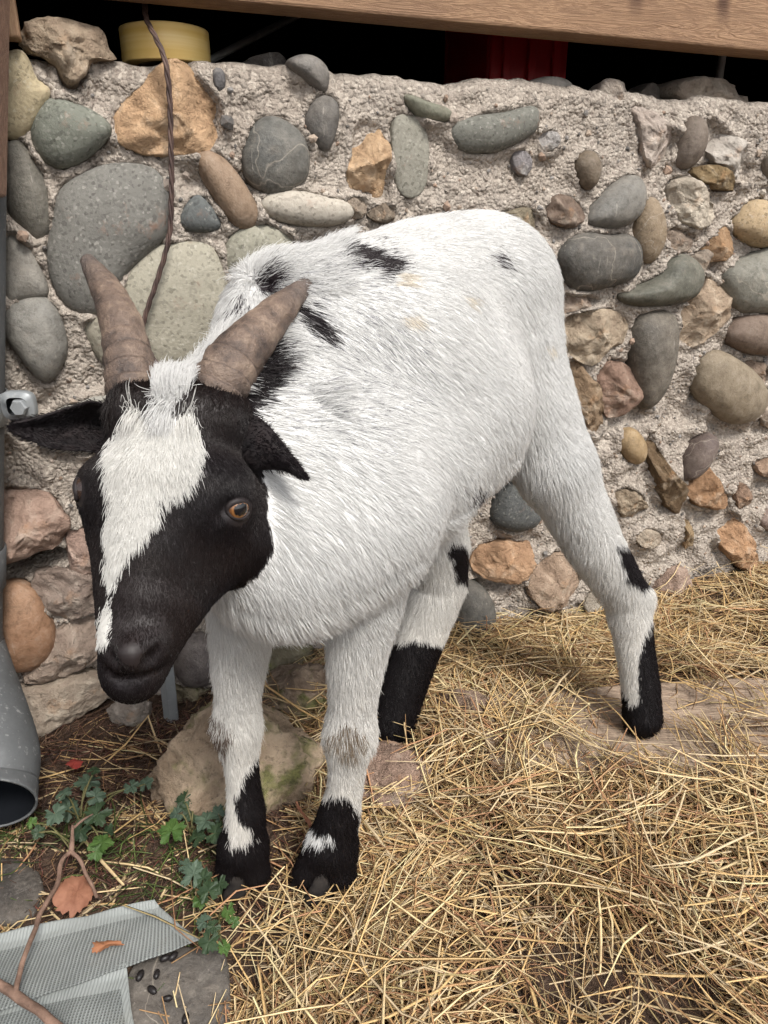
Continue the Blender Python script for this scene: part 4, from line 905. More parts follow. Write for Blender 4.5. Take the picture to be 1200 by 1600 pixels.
# shed behind the wall, unseen sides closed in to keep light out
M = Mat('shade_black_boards'); v = M.coord((1, 1, 1)); SHADE_BLACK = M.fin(Base_Color=M.ramp(M.noise(v, 6, 4), [(0.3, (0.010, 0.010, 0.011)), (0.7, (0.022, 0.021, 0.022))]), Roughness=0.9, Specular_IOR_Level=0.1)  # near-black base colour puts the interior shade into the boards
shed = empty('shed', wall_xyz(0.6, -0.8, 0.0)); tag(shed, 'dark open shed above and behind the stone wall', 'shed')
def wbox(name, u0, u1, w0, w1, z0, z1, mat, parent=None, bev=0.0):
    V, F = box((u0, -w1, z0), (u1, -w0, z1)); c = np.array([(u0 + u1) / 2, -(w0 + w1) / 2, z0]); V -= c
    o = mesh_obj(name, V, F, mat, smooth=False)
    o.location = wall_xyz(c[0], -c[1], c[2]); local(o, WANG)
    if bev: bevel(o, bev)
    if parent is not None: o.parent = parent; o.matrix_parent_inverse = Matrix.Translation(-parent.location)
    return o
wbox('floor', -1.2, 2.3, -1.5, -0.34, 0.55, TOPZ - 0.02, SHADE_BLACK, shed)
wbox('back_wall', -1.2, 2.3, -1.55, -1.502, 0.0, 1.6, SHADE_BLACK, shed)
wbox('side_wall', -1.25, -1.202, -1.55, -0.06, 0.0, 1.6, SHADE_BLACK, shed)
wbox('side_wall', 2.302, 2.35, -1.55, -0.06, 0.0, 1.6, SHADE_BLACK, shed)
wbox('roof', -1.3, 2.4, -1.6, 0.02, 1.602, 1.65, SHADE_BLACK, shed)
M, c, b, r = wood('light_block_wood', (0.22, 0.14, 0.085), (0.30, 0.19, 0.12), (0.12, 0.075, 0.05))
BLOCK_WOOD = M.fin(Base_Color=c, Normal=b, Roughness=r)
for k in range(4):
    wbox('light_block_board', -1.2, 2.3, -0.03, -0.005, BEAMZ + 0.17 + k * 0.16, BEAMZ + 0.325 + k * 0.16, BLOCK_WOOD, shed)  # unseen boards added above the beam to block light
wbox('inner_light_block', -1.2, 2.3, -0.06, -0.04, BEAMZ + 0.12, 1.6, SHADE_BLACK, shed)  # unseen panel added behind them so no light enters over the beam
# posts at the left
M, c, b, r = wood('post_wood', (0.17, 0.10, 0.07), (0.24, 0.15, 0.105), (0.09, 0.055, 0.04), axis=2)
POSTW = M.fin(Base_Color=c, Normal=b, Roughness=0.6)
p0 = wall_xyz(on_wall(19, 0, 0.10)[0], 0.10, on_wall(19, 0, 0.10)[1]); p1 = wall_xyz(on_wall(7, 250, 0.10)[0], 0.10, on_wall(7, 250, 0.10)[1])
lean = (p0[0] - p1[0]) / (p0[2] - p1[2])
V, F = box((-0.075, -0.02, 0), (0.0, 0.02, 0.75)); V[:, 0] += V[:, 2] * lean
post = mesh_obj('wood_post', V, F, POSTW, smooth=False); post.location = (p1[0] - 0.012, p1[1], p1[2] - 0.03); bevel(post, 0.003)
tag(post, 'slim dark brown wooden post leaning in front of the drain pipe', 'post')
M, c, b, r = wood('board_wood', (0.36, 0.22, 0.13), (0.46, 0.30, 0.18), (0.24, 0.14, 0.085), axis=2)
u0, z0 = on_wall(33, 62, 0.02)
brd = wbox('wood_board', u0 - 0.06, u0, 0.004, 0.03, z0, z0 + 0.5, M.fin(Base_Color=c, Normal=b, Roughness=r), None, 0.002)
tag(brd, 'short upright pale brown board end hanging beside the leaning post', 'board')
# drain pipe with clamp and outlet
def make_zinc(name, base, rough):
    M = Mat(name); v = M.coord(); n = M.noise(v, 20, 5, 0.65); n2 = M.noise(v, 140, 4)
    c = M.mix(M.ramp(n, [(0.3, 0.0), (0.7, 1.0)]), tuple(q * 0.72 for q in base), base)
    c = M.mix(M.ramp(n2, [(0.6, 0.0), (0.75, 0.4)]), c, (0.5, 0.5, 0.48))
    return M.fin(Base_Color=c, Metallic=0.35, Roughness=M.ramp(n2, [(0.3, rough - 0.1), (0.7, rough + 0.12)]), Normal=M.bump(n2, 0.15, 0.001))
ZINC = make_zinc('zinc', (0.12, 0.124, 0.127), 0.65); GALV = make_zinc('galvanised', (0.30, 0.315, 0.32), 0.45)
pipe = empty('drain_pipe', wall_xyz(on_wall(-38, 1200, 0.05)[0], 0.05, 0.0)); tag(pipe, 'grey zinc drain pipe with clamp and open outlet near the ground', 'pipe')
PR = 0.038
def onw3(px, py, w): q = on_wall(px, py, w); return wall_xyz(q[0], w, q[1])
T1 = onw3(-62, 230, 0.05); T0 = onw3(-54, 1060, 0.05)
def pax(z): return T0 + (T1 - T0) * ((z - T0[2]) / (T1[2] - T0[2]))
mouth = at(-18, 1258, .735); mdir = np.array([0.22, -0.90, -0.32])
zs_ = np.linspace(1.1, 0.165, 12)
path = [pax(z) for z in zs_]; E_ = path[-1]
bend = spline([path[-2], E_, E_ + np.array([0.001, -0.006, -0.035]), mouth - mdir * 0.055 + np.array([0, 0, 0.012]), mouth - mdir * 0.025, mouth], 44)[9:]
path = np.vstack([path, bend]); rad = np.full(len(path), PR); rad[12:] = np.linspace(PR, PR * 1.18, len(path) - 12)
V, F = tube(path, rad, 36, False, ref=(1, 0, 0)); o = mesh_obj('pipe_shell', V, F, ZINC, pipe)
sm = o.modifiers.new('wall', 'SOLIDIFY'); sm.thickness = 0.002; sm.offset = -1
M = Mat('pipe_inner_shade'); PIPE_SHADE = M.fin(Base_Color=(0.007, 0.008, 0.010), Roughness=1.0, Specular_IOR_Level=0.05)  # near-black sleeve colour stands in for the shade inside the pipe
V, F = tube(path[8:-1], rad[8:-1] - 0.0028, 36, False, ref=(1, 0, 0)); mesh_obj('pipe_shade_sleeve', V, F, PIPE_SHADE, pipe)
zj = onw3(0, 905, 0.05)[2]
V, F = tube([pax(zj + q) for q in (0.045, 0.044, 0.0, -0.004)], [PR + 0.0005, PR + 0.003, PR + 0.003, PR + 0.0005], 36, False, ref=(1, 0, 0))
mesh_obj('pipe_collar', V, F, ZINC, pipe)
zc = onw3(20, 627, 0.055)[2]
ax_, ay_ = pax(zc)[:2]
V, F = tube([pax(zc + q) for q in (0.017, 0.0165, 0.006, 0.0, -0.006, -0.0165, -0.017)], [PR + 0.001, PR + 0.0028, PR + 0.0028, PR + 0.0038, PR + 0.0028, PR + 0.0028, PR + 0.001], 36, False, ref=(1, 0, 0))
cl = mesh_obj('pipe_clamp', V, F, GALV, pipe)
lx0 = ax_ + PR - 0.004; ctr = np.array([lx0 + 0.026, ay_ - 0.006, zc])
n = 28; a = np.linspace(0, 2 * math.pi, n, endpoint=False)
sq = lambda q, e: np.sign(q) * np.abs(q) ** e
ring = np.stack([0.017 * sq(np.cos(a), 0.55), 0 * a, 0.0150 * sq(np.sin(a), 0.55)], 1)
V = np.concatenate([ctr + ring * s + np.array([0, y, 0]) for s, y in ((0.98, 0.004), (1, 0.003), (1, -0.003), (0.94, -0.005), (0.6, -0.0055))])
F = grid_faces(n, 5, True).tolist() + [list(range(n)), [4 * n + k for k in range(n)][::-1]]
lug = mesh_obj('clamp_lug', V, F, GALV, cl)
a6 = np.linspace(0, 2 * math.pi, 6, endpoint=False)
V = np.concatenate([ctr + np.array([0.004, y, 0]) + np.stack([0.0085 * s * np.cos(a6), 0 * a6, 0.0085 * s * np.sin(a6)], 1) for s, y in ((1, -0.004), (1, -0.011), (0.85, -0.0125))])
mesh_obj('clamp_bolt', V, grid_faces(6, 3, True).tolist() + [[12 + k for k in range(6)][::-1]], GALV, cl, smooth=False)
# twisted cable hanging from the beam
cp = [(224, -60, -.045), (226, 2, -.03), (229, 30, -.004), (243, 58, .018), (258, 95, .034), (265, 150, .036), (267, 220, .036), (268, 300, .036), (264, 370, .036), (248, 430, .036), (228, 490, .036), (222, 525, .036), (236, 555, .036), (258, 590, .036), (268, 660, .03), (262, 760, .03), (250, 900, .035), (246, 1000, .04), (245, 1075, .05)]
S = spline([onw3(*p) for p in cp], 420); tl = np.r_[0, np.cumsum(np.linalg.norm(np.diff(S, axis=0), axis=1))]
cable = empty('twisted_cable', S[-1]); tag(cable, 'thin dark brown twisted cable hanging down the wall behind the horns', 'cable')
M = Mat('cable_sheath'); v = M.coord(); CAB = M.fin(Base_Color=M.ramp(M.noise(v, 60, 4), [(0.3, (0.035, 0.022, 0.02)), (0.7, (0.10, 0.062, 0.05))]), Roughness=0.6)
for s in range(3):
    ang = tl / 0.05 * 2 * math.pi + s * 2.094
    off = np.stack([np.cos(ang) * 0.0015, np.sin(ang) * 0.0015, 0 * ang], 1)
    mesh_obj('strand', *tube(S + off, 0.0015, 7, True, ref=(1, 0, 0)), CAB, cable)
# things on the wall top and inside the shed
def lathe(prof, n=40):
    a = np.linspace(0, 2 * math.pi, n, endpoint=False)
    V = np.concatenate([np.stack([r * np.cos(a), r * np.sin(a), np.full(n, z)], 1) for r, z in prof]); return V, grid_faces(n, len(prof), True).tolist()
w_t = -0.062; ut, zt = on_wall(261, 95, w_t); rt = 0.0465
M = Mat('tape_film'); v = M.coord((1, 1, 1)); n1 = M.noise(M.coord((1, 1, 60)), 3, 3)
TAPE = M.fin(Base_Color=M.ramp(n1, [(0.35, (0.76, 0.52, 0.15)), (0.65, (0.84, 0.62, 0.24))]), Roughness=0.35, Specular_IOR_Level=0.5)
M = Mat('cardboard'); CARD = M.fin(Base_Color=(0.36, 0.27, 0.17), Roughness=0.9)
zt0 = TOPZ + 0.004; hT = on_wall(261, 32, w_t + rt)[1] - zt0
tape = empty('tape_roll', wall_xyz(ut, w_t, zt0)); tag(tape, 'amber yellow roll of packing tape standing on the wall top', 'tape roll')
V, F = lathe([(rt - 0.016, 0), (rt - 0.001, 0), (rt, 0.001), (rt, hT - 0.001), (rt - 0.001, hT), (rt - 0.016, hT), (rt - 0.016, 0)]); o = mesh_obj('tape_winding', V + np.array(tape.location), F, TAPE, tape); 
V, F = lathe([(rt - 0.019, 0.0005), (rt - 0.0165, 0.0005), (rt - 0.0165, hT + 0.0005), (rt - 0.019, hT + 0.0005), (rt - 0.019, 0.0005)]); mesh_obj('core', V + np.array(tape.location), F, CARD, tape)
for q in ('tape_winding', 'core'): bevel(bpy.data.objects[q], 0.0008, 1)
def top_rock(pts, w, kind, col, label, seed, thick):
    poly = smooth_poly([on_wall(px, py, w) for px, py in pts], 30, 2); V, F, c = stone_mesh(poly, kind, 0.9, seed); V[:, 2] = np.where(V[:, 2] > 0, V[:, 2], V[:, 2] * thick / 0.03)
    zmin = V[:, 1].min(); o = mesh_obj('loose_stone', wall_xyz(V[:, 0] - c[0], V[:, 2], V[:, 1] - zmin) - np.array([W0[0], W0[1], 0]), F, STONEMAT[kind])
    o.location = wall_xyz(c[0], w, zmin); o.color = (*col, 1); tag(o, label, 'stone', 'loose stones on the wall top')
top_rock([(366, 112), (385, 92), (420, 83), (445, 86), (450, 115), (430, 125), (380, 125)], -0.03, 'r', (0.10, 0.09, 0.08), 'flat dark stone on the wall top right of the tape roll', 5, 0.05)
top_rock([(822, 142), (830, 126), (855, 120), (880, 124), (894, 138), (880, 150), (840, 150)], -0.03, 'p', (0.30, 0.29, 0.27), 'smooth grey domed pebble on the wall top below the red crate', 6, 0.05)
top_rock([(940, 150), (944, 128), (955, 124), (975, 132), (985, 146), (980, 160), (950, 160)], -0.012, 'r', (0.46, 0.40, 0.34), 'small pale pointed stone on the wall edge, under the two knots', 7, 0.04)
top_rock([(998, 155), (1005, 138), (1020, 129), (1034, 142), (1040, 156), (1020, 165)], -0.05, 'r', (0.17, 0.15, 0.13), 'small dark pyramid stone on the wall top between two pale ones', 8, 0.05)
top_rock([(1052, 158), (1056, 130), (1085, 122), (1130, 126), (1160, 145), (1170, 160), (1110, 170)], -0.03, 'r', (0.33, 0.28, 0.225), 'broad flat beige stone on the wall top in front of the silver tube', 9, 0.08)
M = Mat('red_plastic'); RED = M.fin(Base_Color=(0.50, 0.012, 0.022), Roughness=0.35, Specular_IOR_Level=0.5)
ur0, ur1 = on_wall(772, 100, -0.16)[0], on_wall(893, 100, -0.16)[0]
crate = empty('red_crate', wall_xyz((ur0 + ur1) / 2, -0.26, TOPZ + 0.004)); tag(crate, 'dark red plastic crate standing inside the shed gap', 'crate')
wbox('front_panel', ur0, ur1, -0.18, -0.17, TOPZ + 0.006, TOPZ + 0.20, RED, crate, 0.004)
wbox('back_panel', ur0, ur1, -0.33, -0.32, TOPZ + 0.006, TOPZ + 0.20, RED, crate, 0.004)
wbox('side_panel', ur0, ur0 + 0.01, -0.319, -0.181, TOPZ + 0.006, TOPZ + 0.20, RED, crate, 0.003)
wbox('side_panel', ur1 - 0.01, ur1, -0.319, -0.181, TOPZ + 0.006, TOPZ + 0.20, RED, crate, 0.003)
for k in (0.18, 0.5, 0.82): wbox('rib', ur0 + (ur1 - ur0) * k - 0.006, ur0 + (ur1 - ur0) * k + 0.006, -0.1695, -0.162, TOPZ + 0.008, TOPZ + 0.195, RED, crate, 0.002)
q = onw3(1124, 120, -0.10); V, F = tube([(0, 0, 0), (0, 0, 0.30)], 0.0055, 16)
o = mesh_obj('metal_tube', V, F, GALV); o.location = (q[0], q[1], TOPZ + 0.003); tag(o, 'thin upright silver metal tube in the dark gap behind the flat beige stone', 'tube'); bevel(o, 0.0008, 1)
q0, q1 = onw3(437, 38, -0.25), onw3(480, 16, -0.30); dq = q1 - q0
V, F = tube([q0 - dq * ((q0[2] - TOPZ + 0.02) / dq[2]), q0, q1, q1 + dq * 2], 0.0045, 12); o = mesh_obj('metal_rod', V, F, GALV); tag(o, 'slanting shiny metal rod in the dark gap under the beam', 'rod')

# ------------------------------------------------------------------ rocks, plank and litter on the ground
def ground_rock(label, px, py, rx, ry, hz, kind, col, seed, yaw=0.0, sink=0.35, group=None):
    P0 = on_ground(px, py, 0.0); r_ = np.random.default_rng(seed)
    nu, nv = 90, 50; th = np.linspace(0.02, math.pi - 0.02, nv); ph = np.linspace(0, 2 * math.pi, nu, endpoint=False); TH, PH = np.meshgrid(th, ph, indexing='ij')
    D = np.stack([np.sin(TH) * np.cos(PH), np.sin(TH) * np.sin(PH), np.cos(TH)], -1).reshape(-1, 3)
    R = np.ones(len(D))
    for _ in range(9):
        nrm = r_.normal(0, 1, 3); nrm[2] = abs(nrm[2]) * 0.8; nrm /= np.linalg.norm(nrm); k = D @ nrm; R = np.where(k > 0.05, np.minimum(R, r_.uniform(0.72, 0.95) / np.maximum(k, 0.05)), R)
    V = D * R[:, None] * (1 + 0.09 * fbm(D + seed, 2.2, 5, seed, 0.6))[:, None]
    V = V * (1 + 0.05 * fbm(D + seed, 9, 4, seed + 2, 0.6) - 0.05 * np.abs(fbm(D + seed, 5, 3, seed + 5)))[:, None]; V = V * np.array([rx, ry, hz]); c, s = math.cos(yaw), math.sin(yaw); V = V @ np.array([[c, s, 0], [-s, c, 0], [0, 0, 1]])
    F = grid_faces(nu, nv, True).tolist(); F.append(list(range(nu))[::-1]); F.append([(nv - 1) * nu + k for k in range(nu)])
    o = mesh_obj('rock', V, F, STONEMAT[kind]); o.location = (P0[0], P0[1], hz * (1 - 2 * sink) * 0.5); o.color = (*col, 1); tag(o, label, 'rock', group or 'rocks lying on the ground'); return o
ground_rock('large mossy brown rock on the ground behind the front legs', 375, 1205, 0.098, 0.075, 0.085, 'm', (0.34, 0.25, 0.17), 21, 0.3)
ground_rock('flat pinkish rock on the hay right of the front legs', 612, 1215, 0.05, 0.045, 0.028, 'r', (0.33, 0.23, 0.175), 22, 0.2)
ground_rock('rounded brown stone in the hay right of the far hind foot', 725, 1118, 0.044, 0.034, 0.030, 'r', (0.27, 0.19, 0.14), 23, -0.2)
ground_rock('low brown rock against the wall under the goat', 470, 1085, 0.06, 0.05, 0.04, 'm', (0.20, 0.14, 0.10), 24, 0.4)
ground_rock('pale lump of stone on the soil under the muzzle', 205, 1112, 0.028, 0.022, 0.02, 'r', (0.33, 0.29, 0.25), 25, 0.1)
M, c, b, r = wood('weathered_wood', (0.25, 0.185, 0.135), (0.37, 0.285, 0.21), (0.13, 0.09, 0.065))
PLANKW = M.fin(Base_Color=c, Normal=b, Roughness=0.9)
fA, fB, bA, bB = on_ground(790, 1202, .008), on_ground(1230, 1225, .008), on_ground(760, 1085, .008), on_ground(1230, 1052, .008)
nu, nv = 180, 40; UU, VV = np.meshgrid(np.linspace(-0.05, 1.35, nu), np.linspace(0, 1, nv))
top = (fA + (fB - fA) * UU[..., None]) * (1 - VV[..., None]) + (bA + (bB - bA) * UU[..., None]) * VV[..., None]
PP = top.reshape(-1, 3); q = PP * np.array([4, 60, 1])
PP[:, 2] = 0.0145 + 0.0035 * fbm(q, 0.8, 4, 3) + 0.002 * fbm(PP, 12, 3, 4)
edge = np.minimum(VV, 1 - VV).ravel(); PP[:, 2] -= 0.012 * np.clip(1 - edge / 0.09, 0, 1) ** 2 
skirt = lambda row: np.column_stack([row[:, 0], row[:, 1], np.full(len(row), -0.05)])
PPg = PP.reshape(nv, nu, 3); PPa = np.concatenate([skirt(PPg[0])[None] , PPg, skirt(PPg[-1])[None]], 0)
plank = mesh_obj('weathered_plank', PPa.reshape(-1, 3), grid_faces(nu, nv + 2), PLANKW); tag(plank, 'weathered brown plank in the hay under the hind foot', 'plank')

# slate slabs, mesh sheets
def flat_slab(pts, ztop, th, mat, col, label, seed):
    poly = smooth_poly([on_ground(x, y, ztop)[:2] for x, y in pts], 36, 0); c = poly.mean(0); rows = []
    for s, z in ((0.02, 0), (0.4, 0), (0.75, 0), (0.95, -0.0005), (1.0, -0.003), (1.0, -th)): rows.append(np.column_stack([(poly - c) * s, np.full(36, z)]))
    V = np.concatenate(rows); V[:, 2] += 0.0025 * fbm(V + seed, 18, 4, seed)
    F = grid_faces(36, 6, True).tolist(); F.append(list(range(36))[::-1])
    o = mesh_obj('slate_slab', V, F, mat); o.location = (c[0], c[1], ztop); o.color = (*col, 1); tag(o, label, 'slab', 'slate slabs on the ground'); return o
flat_slab([(215, 1500), (262, 1478), (342, 1482), (352, 1500), (362, 1680), (190, 1680), (196, 1540)], 0.000, 0.03, PEBBLE, (0.10, 0.094, 0.09), 'flat grey slate slab beside the mesh, with dark droppings on it', 3)
flat_slab([(-60, 1345), (-20, 1338), (25, 1342), (58, 1362), (66, 1392), (48, 1428), (-60, 1440)], -0.006, 0.03, PEBBLE, (0.06, 0.055, 0.052), 'dark slate slab on the ground below the open pipe end', 4)
def make_mesh_mat():
    M = Mat('mesh_fabric'); uv = M.attr('weave', 0); sx = M.nt.nodes.new('ShaderNodeSeparateXYZ'); M.nt.links.new(uv, sx.inputs[0])
    rib = M.math('SINE', M.math('MULTIPLY', M.math('ADD', M.math('ADD', sx.outputs[0], M.math('MULTIPLY', M.noise(M.coord(), 25, 3), 0.003)), M.math('MULTIPLY', sx.outputs[1], 0.45)), 2 * math.pi / 0.0028)); rib = M.math('ADD', M.math('MULTIPLY', rib, 0.5), 0.5)
    wft = M.math('SINE', M.math('MULTIPLY', sx.outputs[1], 2 * math.pi / 0.0021)); wft = M.math('ADD', M.math('MULTIPLY', wft, 0.5), 0.5)
    hem = M.math('MAXIMUM', M.math('LESS_THAN', sx.outputs[1], 0.017), M.math('GREATER_THAN', sx.outputs[2], 0.95))
    n = M.noise(M.coord(), 14, 5, 0.65)
    c = M.mix(M.ramp(n, [(0.3, 0.0), (0.7, 1.0)]), (0.13, 0.14, 0.135), (0.25, 0.265, 0.255))
    c = M.mix(M.math('MULTIPLY', rib, 0.55), c, (0.09, 0.095, 0.092)); c = M.mix(M.math('MULTIPLY', hem, 0.7), c, (0.24, 0.255, 0.245))
    c = M.mix(M.ramp(M.noise(M.coord(), 9, 4, 0.7), [(0.55, 0.0), (0.75, 0.55)]), c, (0.13, 0.115, 0.085))
    al = M.math('SUBTRACT', 1.0, M.math('MULTIPLY', M.math('MULTIPLY', M.math('POWER', rib, 2.0), wft), M.math('SUBTRACT', 0.75, M.math('MULTIPLY', hem, 0.75))))
    M.set(M.b, {'Alpha': al}); h = M.math('ADD', rib, M.math('MULTIPLY', hem, -1.0))
    return M.fin(Base_Color=c, Roughness=0.55, Normal=M.bump(h, 0.5, 0.0012), Specular_IOR_Level=0.4)
MESHM = make_mesh_mat()
def sheet(TL, TR, BR, BL, z, label, seed):
    P4 = [on_ground(*p, z) for p in (TL, TR, BR, BL)]; nu, nv = 90, 50; u, v = np.meshgrid(np.linspace(0, 1, nu), np.linspace(0, 1, nv))
    P = (P4[0] * (1 - u[..., None]) + P4[1] * u[..., None]) * (1 - v[..., None]) + (P4[3] * (1 - u[..., None]) + P4[2] * u[..., None]) * v[..., None]
    P = P.reshape(-1, 3); Lu = np.linalg.norm(P4[1] - P4[0]); Lv = np.linalg.norm(P4[3] - P4[0])
    P[:, 2] += 0.004 * fbm(P, 9, 3, seed) + 0.0008 * vnoise(P, 60, seed); P[:, :2] += 0.0015 * vnoise(P, 25, seed + 3)[:, None]
    P[:, 2] += 0.004 * np.clip(1 - v.ravel() / 0.12, 0, 1) * np.abs(np.sin(u.ravel() * 5))
    o = mesh_obj('mesh_sheet', P, grid_faces(nu, nv)[:, ::-1], MESHM); set_color_attr(o.data, 'weave', np.stack([u.ravel() * Lu, v.ravel() * Lv, u.ravel()], 1))
    s = o.modifiers.new('thick', 'SOLIDIFY'); s.thickness = 0.0008; tag(o, label, 'mesh sheet', 'pieces of grey mesh on the ground')
sheet((-60, 1470), (242, 1408), (312, 1466), (-60, 1597), 0.014, 'grey woven mesh sheet with a hemmed upper edge lying on the ground', 3)
sheet((-60, 1565), (198, 1512), (222, 1660), (-60, 1700), 0.006, 'second grey mesh piece lying partly under the hemmed one', 8)

# twig
M = Mat('bark'); v = M.coord(); BARK = M.fin(Base_Color=M.ramp(M.noise(v, 45, 5, 0.7), [(0.3, (0.075, 0.045, 0.032)), (0.7, (0.24, 0.15, 0.11))]), Roughness=0.85, Normal=M.bump(M.noise(v, 120, 4), 0.8, 0.003))
twig = empty('twig', on_ground(60, 1600, 0.0)); tag(twig, 'forked bare brown twig lying across the grey mesh', 'twig')
def twig_branch(name, pts, r0, r1, parent):
    S = spline([on_ground(x, y, z) for x, y, z in pts], 60); S = S + 0.0012 * np.stack([vnoise(S, 60, k) for k in (1, 2, 3)], 1)
    r = np.linspace(r0, r1, 60) * (1 + 0.25 * np.abs(vnoise(S, 70, 9))); return mesh_obj(name, *tube(S, r, 9), BARK, parent)
twig_branch('stem', [(-30, 1530, .03), (0, 1540, .03), (45, 1568, .028), (95, 1608, .026), (150, 1660, .02)], 0.0038, 0.0034, twig)
b1_ = twig_branch('branch', [(24, 1556, .030), (34, 1510, .034), (48, 1470, .036), (62, 1432, .034), (90, 1382, .032), (98, 1345, .030), (113, 1328, .028)], 0.0022, 0.0019, twig)
twig_branch('branch', [(112, 1330, .028), (112, 1308, .034), (113, 1290, .038)], 0.0022, 0.0013, twig)
twig_branch('branch', [(112, 1330, .028), (126, 1345, .026), (140, 1375, .018), (152, 1402, .012)], 0.0020, 0.0014, twig)
twig_branch('branch', [(113, 1295, .036), (128, 1282, .04), (145, 1273, .045)], 0.0012, 0.0007, twig)
# metal stake under the chin
st = onw3(268, 1128, 0.05); M_ = GALV
V = np.array([[-.011, 0, 0], [-.011, -.003, 0], [.0, -.010, 0], [.011, -.003, 0], [.011, 0, 0], [0, -.007, 0]], float) * 0.85
hgt = 0.22; V = np.concatenate([V + np.array([0.006 * s, 0, 0]) + np.array([0, 0, z]) for z, s in ((-0.05, 0), (hgt, 1))])
o = mesh_obj('metal_stake', V, grid_faces(6, 2, True).tolist() + [[6, 7, 8, 9, 10, 11]], GALV, smooth=False); o.location = (st[0], st[1], 0); tag(o, 'angled grey metal stake standing in the soil under the muzzle', 'stake')
# dry leaves
def leaf_mesh(R, lobes=5, teeth=0.1, fold=0.25, seed=0, n=44, aspect=1.0):
    r_ = np.random.default_rng(seed); q_ = 0.93 if lobes > 3 else 1.0; a = np.linspace(-math.pi * q_, math.pi * q_, n)
    prof = 0.66 + 0.34 * np.abs(np.cos(a * lobes / 2.0)) ** 0.8 if lobes else 0.9 + 0.1 * np.cos(a) ** 2
    prof = prof * (1 + teeth * np.sign(np.sin(a * 17)) * 0.5 + 0.05 * r_.normal(0, 1, n)); rows = [np.zeros((n, 3))]
    for s in (0.35, 0.7, 1.0):
        x = R * s * prof * np.cos(a); y = R * s * prof * np.sin(a) * aspect
        if lobes <= 3: y = y * (1 - 0.55 * np.cos(a) * np.abs(np.cos(a)))
        z = fold * R * (np.abs(np.sin(a * (lobes or 2) / 2.0)) * 0.5 * s - s * s * 0.4) + (0.06 if lobes > 3 else 0.0) * R * r_.normal(0, 1, n) * s + (0.0 if lobes > 3 else 0.35) * R * s * np.sin(2.3 * y / R + seed) * np.cos(1.9 * x / R)
        rows.append(np.stack([x, y, z], 1))
    return np.concatenate(rows), grid_faces(n, 4)
def leaf_mat(name, c0, c1, rough=0.5, tr=0.3):
    M = Mat(name); v = M.coord(); n = M.noise(v, 70, 4, 0.65)
    c = M.mix(M.ramp(n, [(0.3, 0.0), (0.7, 1.0)]), c0, c1); M.set(M.b, {'Base Color': c, 'Roughness': rough, 'Normal': M.bump(M.noise(v, 160, 3), 0.5, 0.002)})
    t = M.n('BsdfTranslucent', {'Color': c}); mx = M.n('MixShader', {0: tr, 1: M.b.outputs[0], 2: t}); M.nt.links.new(mx, M.out.inputs[0]); return M.m
def dry_leaf(label, px, py, z, R, rot, mat, lobes, seed, aspect=0.7):
    V, F = leaf_mesh(R, lobes, 0.08, 0.6, seed, aspect=aspect); o = mesh_obj('dry_leaf', V, F, mat); o.location = on_ground(px, py, z); o.rotation_euler = rot; tag(o, label, 'leaf', 'fallen leaves'); return o
LB = leaf_mat('dry_leaf_brown', (0.21, 0.085, 0.05), (0.36, 0.17, 0.105), 0.7); LR = leaf_mat('dry_leaf_red', (0.26, 0.03, 0.03), (0.42, 0.08, 0.06), 0.6); LO = leaf_mat('dry_leaf_orange', (0.28, 0.11, 0.05), (0.40, 0.19, 0.10), 0.7)
dry_leaf('large rust brown dead leaf behind the forked twig', 120, 1393, 0.018, 0.021, (0.7, 0.2, 1.2), LB, 0, 2, 0.8)
dry_leaf('small orange dead leaf lying on the grey mesh', 166, 1476, 0.023, 0.014, (0.15, 0.1, 0.2), LO, 3, 3, 0.45)
dry_leaf('small red leaf on the dark soil above the green plants', 117, 1190, 0.016, 0.018, (0.5, 0.4, 1.9), LR, 0, 4, 0.5)
dry_leaf('curled brown dead leaf between the two front feet', 482, 1278, 0.02, 0.024, (0.9, -0.3, 2.2), LB, 0, 5, 0.5)
# droppings
M = Mat('dung'); DUNG = M.fin(Base_Color=(0.012, 0.010, 0.010), Roughness=0.42)
V, F = lathe([(0.0004, -0.0068), (0.0026, -0.006), (0.0040, -0.003), (0.0042, 0.0005), (0.0036, 0.0035), (0.002, 0.006), (0.0004, 0.0068)], 14); V = V[:, [2, 1, 0]]
dm = mesh_obj('dropping', V, F + [list(range(14))[::-1], [84 + k for k in range(14)]], DUNG)
for k, (px, py, rz) in enumerate([(258, 1497, 0.5), (271, 1494, 0.9), (219, 1524, 1.4), (245, 1522, 1.6), (238, 1547, -0.6), (290, 1591, 1.5), (262, 1560, 0.2)]):
    o = dm if k == 0 else dm.copy()
    if k: sc.collection.objects.link(o)
    o.location = on_ground(px, py, 0.004); o.rotation_euler = (0, 0, rz); k_ = (0.66, 0.7, 0.74, 0.64, 0.72, 0.68, 0.62)[k]; o.scale = (k_, k_ * 0.95, k_)
    tag(o, 'small black oval dropping on the slate slab beside the mesh', 'dropping', 'droppings on the slate slab')
